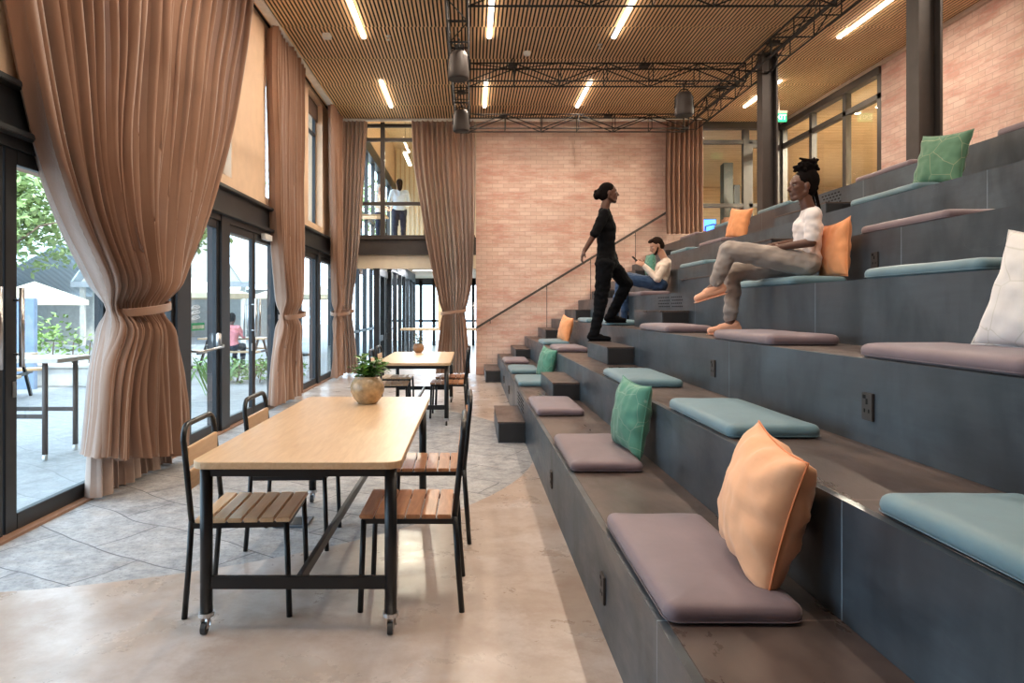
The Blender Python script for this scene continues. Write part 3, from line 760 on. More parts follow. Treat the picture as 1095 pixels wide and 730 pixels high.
# ------------------------------------------------------------------ tables
def make_table(label, loc):
    t = thing('dining_table', label, 'table', loc, 0, 'long rectangular tables')
    W, L = .91, 2.16
    bm = B(); rings = []
    for ins, z in ((.003, .728), (0, .731), (0, .757), (.003, .76)):
        rings.append([bm.verts.new((x+W/2, y+L/2, z)) for x, y in rrect(L, W, ins, .065)])
    for a, b in zip(rings, rings[1:]):
        for k in range(len(a)): bm.faces.new((a[k], a[(k+1) % len(a)], b[(k+1) % len(a)], b[k]))
    bm.faces.new(rings[0][::-1]); bm.faces.new(rings[-1])
    obj('tabletop', bm, M_table, t)
    for x in (.05, W-.05):
        for y in (.07, L-.07):
            bm = B(); add_tube(bm, [(x, y, .085), (x, y, .728)], .027, 18); lg = obj('leg', bm, M_black, t, True)
            bm = B(); add_lathe(bm, [(0, .07), (.034, .07), (.034, .088), (0, .088)], (x, y, 0), 16)
            add_bar(bm, (x, y, .075), (x+.012, y-.022, .035), .034, .006, (0, 1, 0)); add_bar(bm, (x-.014, y-.012, .07), (x-.014, y-.022, .024), .004, .026); add_bar(bm, (x+.014, y-.012, .07), (x+.014, y-.022, .024), .004, .026)
            c = obj('caster_fork', bm, M_chrome, lg)
            bm = B(); add_tube(bm, [(x-.011, y-.022, .026), (x+.011, y-.022, .026)], .026, 18); obj('wheel', bm, M_rubber, lg, False)
    bm = B()
    add_box(bm, .05, W-.05, .055, .085, .685, .727); add_box(bm, .05, W-.05, L-.085, L-.055, .685, .727)
    add_box(bm, .035, .065, .07, L-.07, .685, .727); add_box(bm, W-.065, W-.035, .07, L-.07, .685, .727)
    obj('apron', bm, M_black, t)
    for y in (.07, L-.07):
        bm = B(); add_box(bm, .05, W-.05, y-.012, y+.012, .19, .245, .002); obj('crossbar', bm, M_black, t)
    bm = B(); add_box(bm, W/2-.012, W/2+.012, .08, L-.08, .195, .245, .002); obj('stretcher', bm, M_frame, t)
    return t
tb = make_table('long light oak table on casters nearest the camera', (-1.21, 2.93, 0))
dup(tb, (-1.15, 8.22, 0), 0, 'long light oak table on casters further away near the back doors')

# ------------------------------------------------------------------ chairs
def make_chair(label, slat):
    """faces +X, back at x=0; seat width along Y"""
    t = thing('dining_chair', label, 'chair', (0, 0, 0), 0, 'slatted metal chairs at the tables')
    W = .43
    # back frame: each rear leg runs up into the hoop
    pts_l = [(-.02, -W/2, .0), (.0, -W/2, .25), (.012, -W/2, .45)]
    hoop = [(.012, -W/2, .45), (-.005, -W/2, .62), (-.022, -W/2, .80)]
    for a in range(0, 91, 15): hoop.append((-.024-.006*a/90, -W/2+.07-.07*math.cos(R(a)), .81+.07*math.sin(R(a))))
    h2 = [(x, -y, z) for x, y, z in hoop[::-1]]
    bm = B(); add_tube(bm, hoop+h2, .0135, 12); obj('back_frame', bm, M_black, t, True)
    for s in (1, -1):
        bm = B(); add_tube(bm, [(x, y*s, z) for x, y, z in pts_l], .0135, 12); obj('leg', bm, M_black, t, True)
        bm = B(); add_tube(bm, [(.455, s*(W/2-.0), 0), (.440, s*(W/2-.005), .43)], .0135, 12); obj('leg', bm, M_black, t, True)
    bm = B()
    add_bar(bm, (.0, -W/2, .425), (.445, -W/2+.005, .425), .018, .024); add_bar(bm, (.0, W/2, .425), (.445, W/2-.005, .425), .018, .024)
    add_bar(bm, (.44, -W/2, .425), (.44, W/2, .425), .018, .024); add_bar(bm, (.02, -W/2, .425), (.02, W/2, .425), .018, .024)
    obj('seat_frame', bm, M_black, t)
    st = obj('seat', (lambda b_: ([add_box(b_, .03+i*.0725, .03+i*.0725+.066, -W/2-.012, W/2+.012, .438, .458, .004) for i in range(6)], b_)[1])(B()), slat, t)
    bm = B()
    for z0, z1 in ((.585, .675), (.69, .78)):
        x0 = -.002-.0001*(z0*100); xm = .012-((z0+z1)/2-.45)*.1+.004
        add_box(bm, xm-.009, xm+.009, -W/2+.005, W/2-.005, z0, z1, .003)
    obj('backrest', bm, slat, t)
    return t
ch = make_chair('slatted chair on the left side of the near table, nearest the camera', M_slatGlare); ch.location = (-1.30, 3.34, 0); ch.rotation_euler = (0, 0, R(3))
ch2 = make_chair('slatted chair on the right side of the near table, nearest the camera', M_slat); ch2.location = (-.06, 3.41, 0); ch2.rotation_euler = (0, 0, R(180))
dup(ch, (-1.30, 4.21, 0), R(1), 'slatted chair on the left side of the near table, second from the camera')
dup(ch2, (-.03, 4.33, 0), R(181), 'slatted chair on the right side of the near table, second from the camera')
dup(ch, (-1.26, 8.85, 0), R(2), 'slatted chair on the left side of the far table, nearer one')
dup(ch, (-1.28, 9.70, 0), R(-1), 'slatted chair on the left side of the far table, further one')
dup(ch2, (-.06, 9.02, 0), R(179), 'slatted chair on the right side of the far table, nearer one')
dup(ch2, (-.04, 9.80, 0), R(182), 'slatted chair on the right side of the far table, further one')
# floor box
t = thing('floor_box', 'dark square floor outlet box set in the stone under the near table', 'floor box', (-1.17, 4.52, 0))
box_obj('cover', plain('floor_box_lid', (.10, .13, .17), .35, .5), (-.11, .11, -.11, .11, .001, .012), t, .003)
box_obj('lid_inset', M_rubber, (-.08, .08, -.08, .08, .012, .014), t)

# ------------------------------------------------------------------ potted plants
def leafm(bm, base, d, L, W, up=Vector((0, 0, 1)), curl=.25):
    d = d.normalized(); s = d.cross(up)
    if s.length < .05: s = Vector((1, 0, 0))
    s.normalize(); n = s.cross(d).normalized(); prev = None
    for k in range(5):
        t_ = k/4; w = W*math.sin(PI*min(.98, .12+t_*.88))**.8
        c = base+d*L*t_-n*curl*L*t_*t_
        row = [bm.verts.new(c-s*w), bm.verts.new(c-n*W*.15), bm.verts.new(c+s*w)]
        if prev:
            for q in range(2): bm.faces.new((prev[q], prev[q+1], row[q+1], row[q]))
        prev = row
def pot(label, loc, sc, leafmat, potmat, n, plant_h):
    t = thing('potted_plant', label, 'plant', loc)
    prof = [(0, 0), (.060, 0), (.068, .008), (.095, .04), (.116, .085), (.118, .115), (.108, .150), (.092, .172), (.086, .180), (.089, .188), (.082, .188), (.078, .175), (0, .165)]
    bm = B(); add_lathe(bm, [(r*sc, z*sc) for r, z in prof], n=40); obj('pot', bm, potmat, t, True)
    bm = B(); add_lathe(bm, [(0, .165*sc), (.08*sc, .165*sc), (.08*sc, .172*sc), (0, .174*sc)], n=20); obj('soil', bm, plain('soil', (.03, .02, .015), .9), t)
    bm = B(); bl = B(); rr = random.Random(5)
    for i in range(n):
        a = rr.uniform(0, 2*PI); el = rr.uniform(.35, 1.4); L = rr.uniform(.5, 1)*plant_h*(.7+.3*math.sin(el))
        b0 = Vector((rr.uniform(-.03, .03), rr.uniform(-.03, .03), .17))*sc
        tip = b0+Vector((math.cos(a)*math.cos(el), math.sin(a)*math.cos(el), math.sin(el)))*L*1.05
        mid = b0.lerp(tip, .5)+Vector((0, 0, .01))
        add_tube(bm, [b0, mid, tip], .0025*sc, 5)
        for q in range(8):
            tq = .35+.65*q/7; p_ = b0.lerp(tip, tq); aa = rr.uniform(0, 2*PI)
            leafm(bl, p_, Vector((math.cos(aa), math.sin(aa), rr.uniform(-.1, .9))), .055*sc, .019*sc)
    obj('stem', bm, plain('plant_stem', (.12, .16, .05), .6), t, True); obj('foliage', bl, leafmat, t, True)
    return t
M_pot = plain('glazed_ochre_pot', (.42, .30, .17), .22, 0, (30, .15), .35, scale=22)
pot('glazed ochre pot with leafy green succulent on the near table', (-.715, 4.74, .761), 1.0, plain('leaf_green', (.10, .26, .04), .35, scale=30, vary=.5), M_pot, 26, .20)
pot('small brown pot with dry succulent on the far table', (-.77, 10.15, .761), .72, plain('leaf_olive', (.12, .13, .06), .5, scale=30, vary=.5), plain('brown_pot', (.30, .17, .09), .4), 12, .2)

# ------------------------------------------------------------------ curtains
def interp(tab, z):
    if z >= tab[0][0]: return tab[0][1:]
    for a, b in zip(tab, tab[1:]):
        if a[0] >= z >= b[0]:
            t_ = (a[0]-z)/(a[0]-b[0]); return [p+(q-p)*t_ for p, q in zip(a[1:], b[1:])]
    return tab[-1][1:]
def curtain(label, origin, axis, normal, table, tie_z, pleats=20, amp=.07, seed=0, hem=0, dens=1.0):
    """table rows (z, s0, s1) from top to bottom; s measured along axis"""
    origin = Vector(origin); axis = Vector(axis); normal = Vector(normal)
    t = thing('curtain', label, 'curtain', origin, 0, 'tied back taupe curtains')
    NU = pleats*14; ztop = table[0][0]; zbot = table[-1][0]; NZ = 90
    rr = random.Random(seed); ph = [rr.uniform(-.9, .9) for _ in range(pleats+2)]; am = [rr.uniform(.65, 1.35) for _ in range(pleats+2)]
    wtop = table[0][2]-table[0][1]
    bm = B(); prev = None
    smooth_tab = table
    for iz in range(NZ+1):
        f = iz/NZ; z = ztop+(zbot-ztop)*f
        # smoothed width profile
        zs = [z+.30*(q_-4)/4 for q_ in range(9)]; vals = [interp(smooth_tab, min(ztop, max(zbot, q))) for q in zs]
        s0 = sum(v[0] for v in vals)/9; s1 = sum(v[1] for v in vals)/9
        w = s1-s0; squeeze = max(0, min(1, 1-w/wtop))
        tie = math.exp(-((z-tie_z)/.13)**2)
        A = amp*(1+.35*squeeze)*(1-.72*tie)
        row = []
        for iu in range(NU+1):
            u = iu/NU; k = u**dens*pleats; ki = int(min(pleats-1, k)); fr = k-ki
            p = ph[ki]*(1-fr)+ph[ki+1]*fr; a = am[ki]*(1-fr)+am[ki+1]*fr
            wave = math.sin(2*PI*k+p*(.5+f))
            nz = noise.noise(Vector((u*9+seed, z*.9, seed*1.3)))
            nf = noise.noise(Vector((u*30+seed, z*1.2, 4)))
            below = max(0, min(1, (tie_z-z)/.5))
            n = A*a*wave*(1-.35*below)+.05*nz*(1-tie)*(.4+below*1.2)+.003*nf
            n += A*.45*math.sin(4*PI*k+p*2)*(below*.4+.15)
            kb = squeeze**2/(squeeze**2+.12)*max(0, min(1, (3.6-w)/2.6))
            # bundle becomes rounded near the tie
            bundle = squeeze*.13*math.sin(PI*u)*kb
            ub = u*(1-kb)+(1-math.cos(PI*u))/2*kb
            s = s0+w*(ub+.012*math.sin(4*PI*k+p)*(1-squeeze)+.01*nz)-math.cos(PI*u)*kb*A*a*wave*.6
            zz = z
            if hem and z < tie_z: zz = tie_z-(tie_z-z)*(1-hem*(.55+.45*math.cos(u*PI*1.1))*(1+.25*noise.noise(Vector((u*7, seed, 0))))/(tie_z-zbot))
            if iz == NZ: zz += .02*noise.noise(Vector((u*12, seed, 2)))+.02
            row.append(bm.verts.new(axis*s+normal*(n+bundle)+Vector((0, 0, zz))))
        if prev:
            for iu in range(NU): bm.faces.new((prev[iu], prev[iu+1], row[iu+1], row[iu]))
        prev = row
    cl = obj('cloth', bm, M_curtain, t, True)
    # tieback band
    s0, s1 = interp(table, tie_z); c = (s0+s1)/2; hw = (s1-s0)/2+.075
    for band in (0,):
        bm = B(); n = 40; rows_ = []
        for k in range(n):
            a = 2*PI*k/n; dz = .035*math.cos(a)
            base = axis*(c+hw*math.cos(a))+normal*(.07+.19*math.sin(a))
            rows_.append([bm.verts.new(base*(1)+Vector((0, 0, tie_z+dz+h))) for h in (-.032, -.026, 0, .026, .032)])
        for k in range(n):
            a, b = rows_[k], rows_[(k+1) % n]
            for q in range(4): bm.faces.new((a[q], a[q+1], b[q+1], b[q]))
        o = obj('tieback', bm, M_curtain, t, True)
        m = o.modifiers.new('thickness', 'SOLIDIFY'); m.thickness = .012
    if hem:
        bm = B(); prev = None; s0h, s1h = interp(table, tie_z)
        for iz in range(31):
            z = tie_z-.25+(.03-tie_z+.25)*iz/30; row = []; a0, a1 = interp(table, z)
            for iu in range(221):
                u = iu/220; k = u*11
                n = -.06+(.05+.035*iz/30)*math.sin(2*PI*k+.9*math.sin(k*1.7))+.02*noise.noise(Vector((u*14, z*2, 9)))
                row.append(bm.verts.new(axis*(a0+.06+(a1-a0-.12)*u+.02*math.sin(4*PI*k))+normal*n+Vector((0, 0, z+(.03*noise.noise(Vector((u*9, 3, 3))) if iz == 30 else 0)))))
            if prev:
                for iu in range(220): bm.faces.new((prev[iu], prev[iu+1], row[iu+1], row[iu]))
            prev = row
        obj('lining', bm, M_lining, t, True)
    return t
zt = ZC-.06
# nearest, left wall: runs along Y; origin at X = -2.66
curtain('huge taupe curtain nearest the camera, tied at door handle height', (-2.73, 0, 0), (0, 1, 0), (1, 0, 0),
        [(zt, 3.75, 8.50), (4.5, 3.86, 8.18), (3.3, 4.08, 7.62), (2.7, 4.26, 7.16), (2.24, 4.48, 6.74), (1.81, 4.84, 6.22), (1.55, 5.14, 5.88), (1.40, 5.26, 5.78), (1.30, 5.24, 5.82), (1.0, 5.10, 6.0), (.5, 4.98, 6.20), (.05, 4.94, 6.34)], 1.42, 22, .125, 3, .27, .80)
curtain('taupe curtain in the middle of the left wall between glass doors', (-2.76, 0, 0), (0, 1, 0), (1, 0, 0),
        [(zt, 9.45, 11.25), (4.2, 9.50, 11.22), (3.0, 9.55, 11.15), (2.2, 9.68, 11.0), (1.6, 9.9, 10.75), (1.34, 10.02, 10.62), (1.1, 9.9, 10.72), (.6, 9.6, 11.0), (.04, 9.45, 11.15)], 1.32, 12, .095, 5)
curtain('taupe curtain at the back left corner', (0, YB-.28, 0), (1, 0, 0), (0, -1, 0),
        [(zt, -2.74, -2.15), (4.2, -2.76, -2.22), (3.0, -2.76, -2.30), (2.0, -2.76, -2.40), (1.36, -2.74, -2.50), (1.0, -2.76, -2.44), (.04, -2.80, -2.33)], 1.33, 7, .08, 8)
curtain('taupe curtain in the corner folded along the end of the left wall', (-2.68, 0, 0), (0, 1, 0), (1, 0, 0),
        [(zt, 13.1, 14.0), (4.2, 13.2, 14.0), (3.0, 13.3, 14.0), (2.0, 13.4, 13.98), (1.36, 13.5, 13.9), (1.0, 13.45, 13.95), (.04, 13.3, 14.0)], 1.33, 9, .06, 9)
curtain('wide taupe curtain on the back wall between the glass doors and the brick', (0, YB-.28, 0), (1, 0, 0), (0, -1, 0),
        [(zt, -1.24, .12), (4.4, -1.20, .12), (3.4, -1.02, .10), (2.4, -.82, .06), (1.8, -.66, .0), (1.36, -.54, -.16), (1.1, -.56, -.12), (.5, -.64, -.06), (.04, -.68, -.02)], 1.34, 13, .095, 12)
def hanging(label):
    t = thing('curtain', label, 'curtain', (0, YB-.28, 0), 0, None)
    bm = B(); prev = None; NU = 180
    for iz in range(31):
        z = zt+(2.98-zt)*iz/30; row = []
        for iu in range(NU+1):
            u = iu/NU; s = 4.12+u*.76-.03*(1-u)*math.sin(iz/10); n = .07*math.sin(2*PI*8*u+.6*math.sin(u*9))+.02*noise.noise(Vector((u*20, z, 1)))
            row.append(bm.verts.new((s, n, z)))
        if prev:
            for iu in range(NU): bm.faces.new((prev[iu], prev[iu+1], row[iu+1], row[iu]))
        prev = row
    obj('cloth', bm, M_curtain, t, True)
    bm = B(); add_box(bm, 4.1, 4.9, -.02, .02, zt, zt+.03); obj('heading_tape', bm, M_curtain, t)
hanging('straight taupe curtain hanging at the top of the handrail')
# second, shorter layer of the big curtain's hem
# ------------------------------------------------------------------ people
SK1 = plain('dark_brown_skin', (.12, .052, .032), .45, 0, None, .1); SK2 = plain('fair_skin', (.50, .27, .18), .5, 0, None, .08)
M_eye = plain('eye_white', (.30, .26, .23), .4); HAIR = plain('black_hair', (.006, .004, .0035), .95, 0, (90, .6), spec=.12); HAIRB = plain('dark_brown_hair', (.022, .012, .008), .95, 0, (90, .6), spec=.12)
def solid(name, bm, voxel, mat, parent, sm=3, wr=0):
    me = bpy.data.meshes.new(name); bm.to_mesh(me); bm.free()
    o = bpy.data.objects.new('tmp', me); C.objects.link(o)
    m = o.modifiers.new('r', 'REMESH'); m.mode = 'VOXEL'; m.voxel_size = voxel
    s = o.modifiers.new('s', 'SMOOTH'); s.factor = .5; s.iterations = sm
    bpy.context.view_layer.update()
    res = bpy.data.meshes.new_from_object(o.evaluated_get(bpy.context.evaluated_depsgraph_get()))
    bpy.data.objects.remove(o)
    if wr:
        ns = [v.normal.copy() for v in res.vertices]
        for v, nn in zip(res.vertices, ns):
            q = v.co; w_ = noise.noise(Vector((q.x*9, q.y*9, q.z*17)))+.5*noise.noise(Vector((q.x*22+3, q.y*22, q.z*30)))
            v.co = q+nn*wr*w_
    res.materials.clear(); res.materials.append(mat); res.shade_smooth()
    p = bpy.data.objects.new(name, res); C.objects.link(p); p.parent = parent
    return p
def hand(bm, w, d, n, curl=.5, sc=1.0, side=1):
    """w wrist, d direction to fingers, n palm normal"""
    d = d.normalized(); n = (n-d*n.dot(d)).normalized(); s = d.cross(n)*side
    pc = w+d*.045*sc
    add_ell(bm, pc, (d*.050*sc, s*.040*sc, n*.017*sc)); add_cap(bm, w-d*.02, .024*sc, w+d*.02, .022*sc)
    for k, L in enumerate((.066, .078, .072, .056)):
        b0 = w+d*.082*sc+s*(-.030+.020*k)*sc
        d1 = (d*math.cos(curl*.6)+n*math.sin(curl*.6)).normalized(); d2 = (d*math.cos(curl*1.5)+n*math.sin(curl*1.5)).normalized(); d3 = (d*math.cos(curl*2.3)+n*math.sin(curl*2.3)).normalized()
        p1 = b0+d1*L*.42*sc; p2 = p1+d2*L*.32*sc; p3 = p2+d3*L*.26*sc
        add_cap(bm, b0-d*.02, .0095*sc, p1, .009*sc, 8); add_cap(bm, p1, .009*sc, p2, .0085*sc, 8); add_cap(bm, p2, .0085*sc, p3, .0075*sc, 8)
    tb_ = w+d*.025*sc-s*.030*sc; t1 = tb_+(d*.6-s*.7+n*.4).normalized()*.035*sc; t2 = t1+(d*.85-s*.2+n*.45).normalized()*.03*sc
    add_cap(bm, tb_, .013*sc, t1, .011*sc, 8); add_cap(bm, t1, .011*sc, t2, .009*sc, 8)
def head(bm, c, f, u, sc=1.0):
    f = f.normalized(); u = (u-f*u.dot(f)).normalized(); s = f.cross(u)
    P_ = lambda a, b, h: c+f*a*sc+s*b*sc+u*h*sc
    add_ell(bm, P_(-.012, 0, .025), (f*.098*sc, s*.076*sc, u*.092*sc))
    add_ell(bm, P_(.028, 0, -.020), (f*.062*sc, s*.060*sc, u*.085*sc))
    add_cap(bm, P_(.062, -.012, -.088), .022*sc, P_(.062, .012, -.088), .022*sc)          # chin
    for q in (-1, 1):
        add_cap(bm, P_(-.005, q*.056, -.045), .018*sc, P_(.052, q*.025, -.085), .018*sc)  # jaw
        add_ell(bm, P_(.060, q*.035, -.012), (f*.022*sc, s*.024*sc, u*.020*sc))         # cheek
        add_ell(bm, P_(-.005, q*.078, -.005), (f*.020*sc, s*.009*sc, u*.033*sc))         # ear
        add_cap(bm, P_(.083, q*.014, .032), .008*sc, P_(.072, q*.044, .034), .007*sc)    # brow
        add_ell(bm, P_(.094, q*.012, -.028), (f*.010*sc, s*.008*sc, u*.007*sc))          # nostril
    add_cap(bm, P_(.084, 0, .018), .009*sc, P_(.108, 0, -.022), .011*sc)                 # nose
    add_cap(bm, P_(.086, -.017, -.050), .008*sc, P_(.086, .017, -.050), .008*sc)         # lips
    add_cap(bm, P_(.083, -.014, -.063), .009*sc, P_(.083, .014, -.063), .009*sc)
    return P_
def person(label, J, skin, hair, topm, pantm, shoem, sleeve=.5, sc=1.0, vox=.008, group=None, hairfn=None, pant_r=1.0, sole=None, extra=None, long_pants=1.0, detail=True, shirt_len=.16):
    base = (Vector(J['anL'])+Vector(J['anR']))/2
    t = thing('person', label, 'person', (0, 0, 0), 0, group)
    V = {k: Vector(v) for k, v in J.items() if k not in ('f',)}
    f = Vector(J['f']); up = V.get('up', Vector((0, 0, 1)))
    body = B()
    P_ = head(body, V['head'], f, up, sc)
    neck0 = V['neck']; add_cap(body, V['head']-up*.06*sc-f*.02, .048*sc, neck0, .052*sc)
    shc = (V['shL']+V['shR'])/2; hpc = (V['hipL']+V['hipR'])/2
    sd = (V['shR']-V['shL']).normalized(); hd = (V['hipR']-V['hipL']).normalized()
    torso_f = sd.cross((shc-hpc).normalized());
    if torso_f.dot(V.get('fwd', f)) < 0: torso_f = -torso_f
    def torso(bm, g):
        a = shc-Vector((0, 0, .02)); add_cap(bm, V['shL']+sd*.03, .052*sc*g, V['shR']-sd*.03, .052*sc*g)
        ch = shc.lerp(hpc, .28)+torso_f*.012; wa = shc.lerp(hpc, .66); 
        add_cap(bm, ch-sd*.075*sc, .098*sc*g, ch+sd*.075*sc, .098*sc*g); add_cap(bm, wa-sd*.055*sc, .088*sc*g, wa+sd*.055*sc, .088*sc*g)
        add_cap(bm, ch-sd*.07*sc, .095*sc*g, wa-sd*.055*sc, .088*sc*g); add_cap(bm, ch+sd*.07*sc, .095*sc*g, wa+sd*.055*sc, .088*sc*g)
        add_cap(bm, ch, .098*sc*g, wa, .09*sc*g); add_cap(bm, shc, .07*sc*g, ch, .09*sc*g)
        add_cap(bm, V['shL']+sd*.04, .06*sc*g, ch-sd*.06*sc, .09*sc*g); add_cap(bm, V['shR']-sd*.04, .06*sc*g, ch+sd*.06*sc, .09*sc*g)
        hp2 = hpc+(shc-hpc).normalized()*.03
        add_cap(bm, wa-sd*.05*sc, .088*sc*g, hp2-hd*.07*sc, .10*sc*g); add_cap(bm, wa+sd*.05*sc, .088*sc*g, hp2+hd*.07*sc, .10*sc*g); add_cap(bm, wa, .09*sc*g, hp2, .10*sc*g)
    torso(body, .93); add_cap(body, neck0, .05*sc, shc, .06*sc)
    for q in 'LR':
        add_cap(body, V['sh'+q], .047*sc, V['el'+q], .036*sc); add_cap(body, V['el'+q], .036*sc, V['wr'+q], .024*sc)
        d = V['hd'+q] if 'hd'+q in V else (V['wr'+q]-V['el'+q]); pn = V['pn'+q] if 'pn'+q in V else Vector((0, 0, -1))
        hand(body, V['wr'+q], d, pn, .55, sc, 1 if q == 'L' else -1)
        add_cap(body, V['hip'+q], .085*sc, V['kn'+q], .054*sc); add_cap(body, V['kn'+q], .052*sc, V['an'+q], .036*sc)
        add_cap(body, V['an'+q], .036*sc, V['an'+q].lerp(V['toe'+q], .30), .026*sc)
    solid('body', body, vox*.85, skin, t, 2)
    # top
    bm = B(); torso(bm, 1.10)
    low = hpc+(hpc-shc).normalized()*(shirt_len-.16)
    add_cap(bm, hpc-hd*.07*sc+(shc-hpc).normalized()*.04, .112*sc, hpc+hd*.07*sc+(shc-hpc).normalized()*.04, .112*sc)
    for q in 'LR':
        e = V['sh'+q].lerp(V['el'+q], min(1, sleeve*2)); add_cap(bm, V['sh'+q], .060*sc, e, .053*sc)
        if sleeve > .5: add_cap(bm, V['el'+q], .050*sc, V['el'+q].lerp(V['wr'+q], (sleeve-.5)*2), .037*sc)
    add_cap(bm, neck0+(shc-neck0)*.65, .062*sc, shc, .07*sc)
    solid('shirt', bm, vox, topm, t, 3, .009)
    # trousers
    bm = B(); w0 = hpc+(shc-hpc).normalized()*.05
    add_cap(bm, w0-hd*.06*sc, .106*sc, w0+hd*.06*sc, .106*sc); add_cap(bm, V['hipL'], .108*sc, V['hipR'], .108*sc)
    for q in 'LR':
        k = V['kn'+q]; a = k.lerp(V['an'+q], long_pants)
        add_cap(bm, V['hip'+q], .102*sc*pant_r, k, .072*sc*pant_r); add_cap(bm, k, .070*sc*pant_r, a, .054*sc*pant_r)
    solid('trousers', bm, vox, pantm, t, 3, .012)
    for q in 'LR':
        a = V['an'+q]; to = V['toe'+q]; d = (to-a); dz = V.get('sn'+q, Vector((0, 0, 1)))
        d = (d-dz*d.dot(dz)).normalized(); heel = a-dz*.045-d*.045
        bm = B(); mid = heel+d*.12; toe = heel+d*.235*sc
        add_ell(bm, heel+dz*.012, (d*.045, dz.cross(d)*.035, dz*.040)); add_cap(bm, heel, .034, mid, .036); add_cap(bm, mid, .037, toe-d*.035-dz*.008, .029); add_cap(bm, heel+dz*.04+d*.01, .040, mid+dz*.012, .036)
        for v in bm.verts:
            h = (v.co-heel).dot(dz)
            if h < -.036: v.co += dz*(-.036-h)
        sh = solid('shoe', bm, .006, shoem, t, 2)
        bm = B(); add_cap(bm, heel-dz*.036-d*.002, .036, toe-d*.030-dz*.036, .034)
        for v in bm.verts:
            h = (v.co-heel).dot(dz); v.co += dz*((-.036-h)*.78)
        solid('sole', bm, .006, sole or shoem, sh, 1)
    # hair and eyes
    if hairfn:
        bm = B(); hairfn(bm, P_, f, up, sc, t); 
        if len(bm.verts): solid('hair', bm, .006, hair, t, 1)
        else: bm.free()
    if detail:
        for q in (-1, 1):
            bm = B(); add_ell(bm, P_(.076, q*.030, .010), (f*.010*sc, f.cross(up)*.013*sc, up*.006*sc)); e = obj('eye', bm, M_eye, t, True)
            bm = B(); add_sph(bm, P_(.0825, q*.030, .010), .0050*sc); obj('iris', bm, M_hole, e, True)
    return t
def hair_cap(bm, P_, f, u, sc, t, back=.0):
    s = f.cross(u)
    add_ell(bm, P_(-.024, 0, .040), (f*.094*sc, s*.084*sc, u*.090*sc)); add_ell(bm, P_(-.05, 0, .0), (f*.068*sc, s*.078*sc, u*.085*sc))
def hair_puff(bm, P_, f, u, sc, t):
    hair_cap(bm, P_, f, u, sc, t)
    s = f.cross(u); rr = random.Random(2)
    for k in range(26):
        a = rr.uniform(0, 2*PI); r_ = rr.uniform(0, .05)
        add_sph(bm, P_(-.115+rr.uniform(-.035, .03), math.cos(a)*r_, -.01+math.sin(a)*r_*1.2), .028)
def hair_bun(bm, P_, f, u, sc, t):
    hair_cap(bm, P_, f, u, sc, t); s_ = f.cross(u); add_ell(bm, P_(-.055, 0, .05), (f*.085, s_*.082, u*.10))
    rr = random.Random(4)
    for k in range(46):   # piled braids on the crown
        a = rr.uniform(0, 2*PI); r_ = rr.uniform(.02, .075)
        c0 = P_(-.045+math.cos(a)*r_*1.3, math.sin(a)*r_, .150+rr.uniform(-.03, .04)); a2 = a+rr.uniform(.6, 1.8)
        c1 = P_(-.050+math.cos(a2)*r_*1.15, math.sin(a2)*r_*.95, .155+rr.uniform(-.02, .065))
        add_cap(bm, c0, .013, c1, .010, 8)
    add_ell(bm, P_(-.045, 0, .155), (f*.075, s_*.065, u*.05))
    for k in range(9):   # braids drawn up the head and loose ones behind
        q = -1+2*k/8
        add_cap(bm, P_(-.10, q*.05, -.02), .011, P_(-.045, q*.03, .135), .011, 8)
    for q in (-.02, .0, .03): add_cap(bm, P_(-.105, q, -.03), .010, P_(-.135, q*1.2, -.17), .007, 8)
# climbing woman
BLK = plain('black_jersey', (.004, .004, .005), .9, spec=.15); BLKP = plain('black_trousers', (.005, .0055, .007), .9, spec=.15)
y = 8.15
J = dict(f=(1, -.05, .04), head=at(651, 207, y), neck=at(647, 221, y), shL=at(647, 229, y+.17), shR=at(646, 229, y-.17),
         hipL=at(651, 281, y+.09), hipR=at(647, 282, y-.09), elR=at(636, 250, y-.24), wrR=at(625, 268, y-.22), hdR=(-.35, 0, -.9), pnR=(1, 0, -.2),
         elL=at(650, 252, y+.25), wrL=at(657, 271, y+.22), hdL=(.3, 0, -.9), pnL=(-1, 0, 0),
         knL=at(670, 303, y+.22), anL=(1.75, 8.50, 1.325), toeL=(1.95, 8.52, 1.245), knR=at(642, 326, y), anR=(1.485, 8.18, 1.11), toeR=(1.68, 8.16, 1.04), fwd=(1, 0, 0))
person('woman in black shirt and black trousers climbing the tiers, seen from behind the tables', J, SK1, HAIR, BLK, BLKP, BLK, sleeve=.5, sc=1.06, hairfn=hair_puff, pant_r=1.02, long_pants=1.0)
# seated woman
TEE = fabric('white_tee', (.82, .76, .74), .9); GREY = fabric('grey_jeans', (.40, .34, .30), .9); PEACH = fabric('peach_canvas', (.82, .42, .27), .7)
y = 5.32
J = dict(f=(-1, -.08, -.02), head=at(857, 200, y), neck=at(864, 222, y), shL=at(869, 231, y-.17), shR=at(866, 229, y+.17),
         hipL=at(862, 281, y-.09), hipR=at(860, 281, y+.09), elL=at(868, 259, y-.22), wrL=at(830, 265, y-.10), hdL=(-1, .45, .0), pnL=(0, .3, -1),
         elR=at(858, 258, y+.22), wrR=at(829, 262, y+.10), hdR=(-1, -.5, -.1), pnR=(0, -.2, -1),
         knL=at(779, 267, y-.04), anL=at(764, 306, y+.06), toeL=at(741, 320, y+.06), knR=at(784, 291, y+.16), anR=at(781, 343, y+.22), toeR=at(757, 352, y+.24), fwd=(-1, 0, 0))
J['anR'] = (J['anR'].x, J['anR'].y, 1.29); J['toeR'] = (J['toeR'].x, J['toeR'].y, 1.22)
J['snL'] = (-.28, 0, .96)
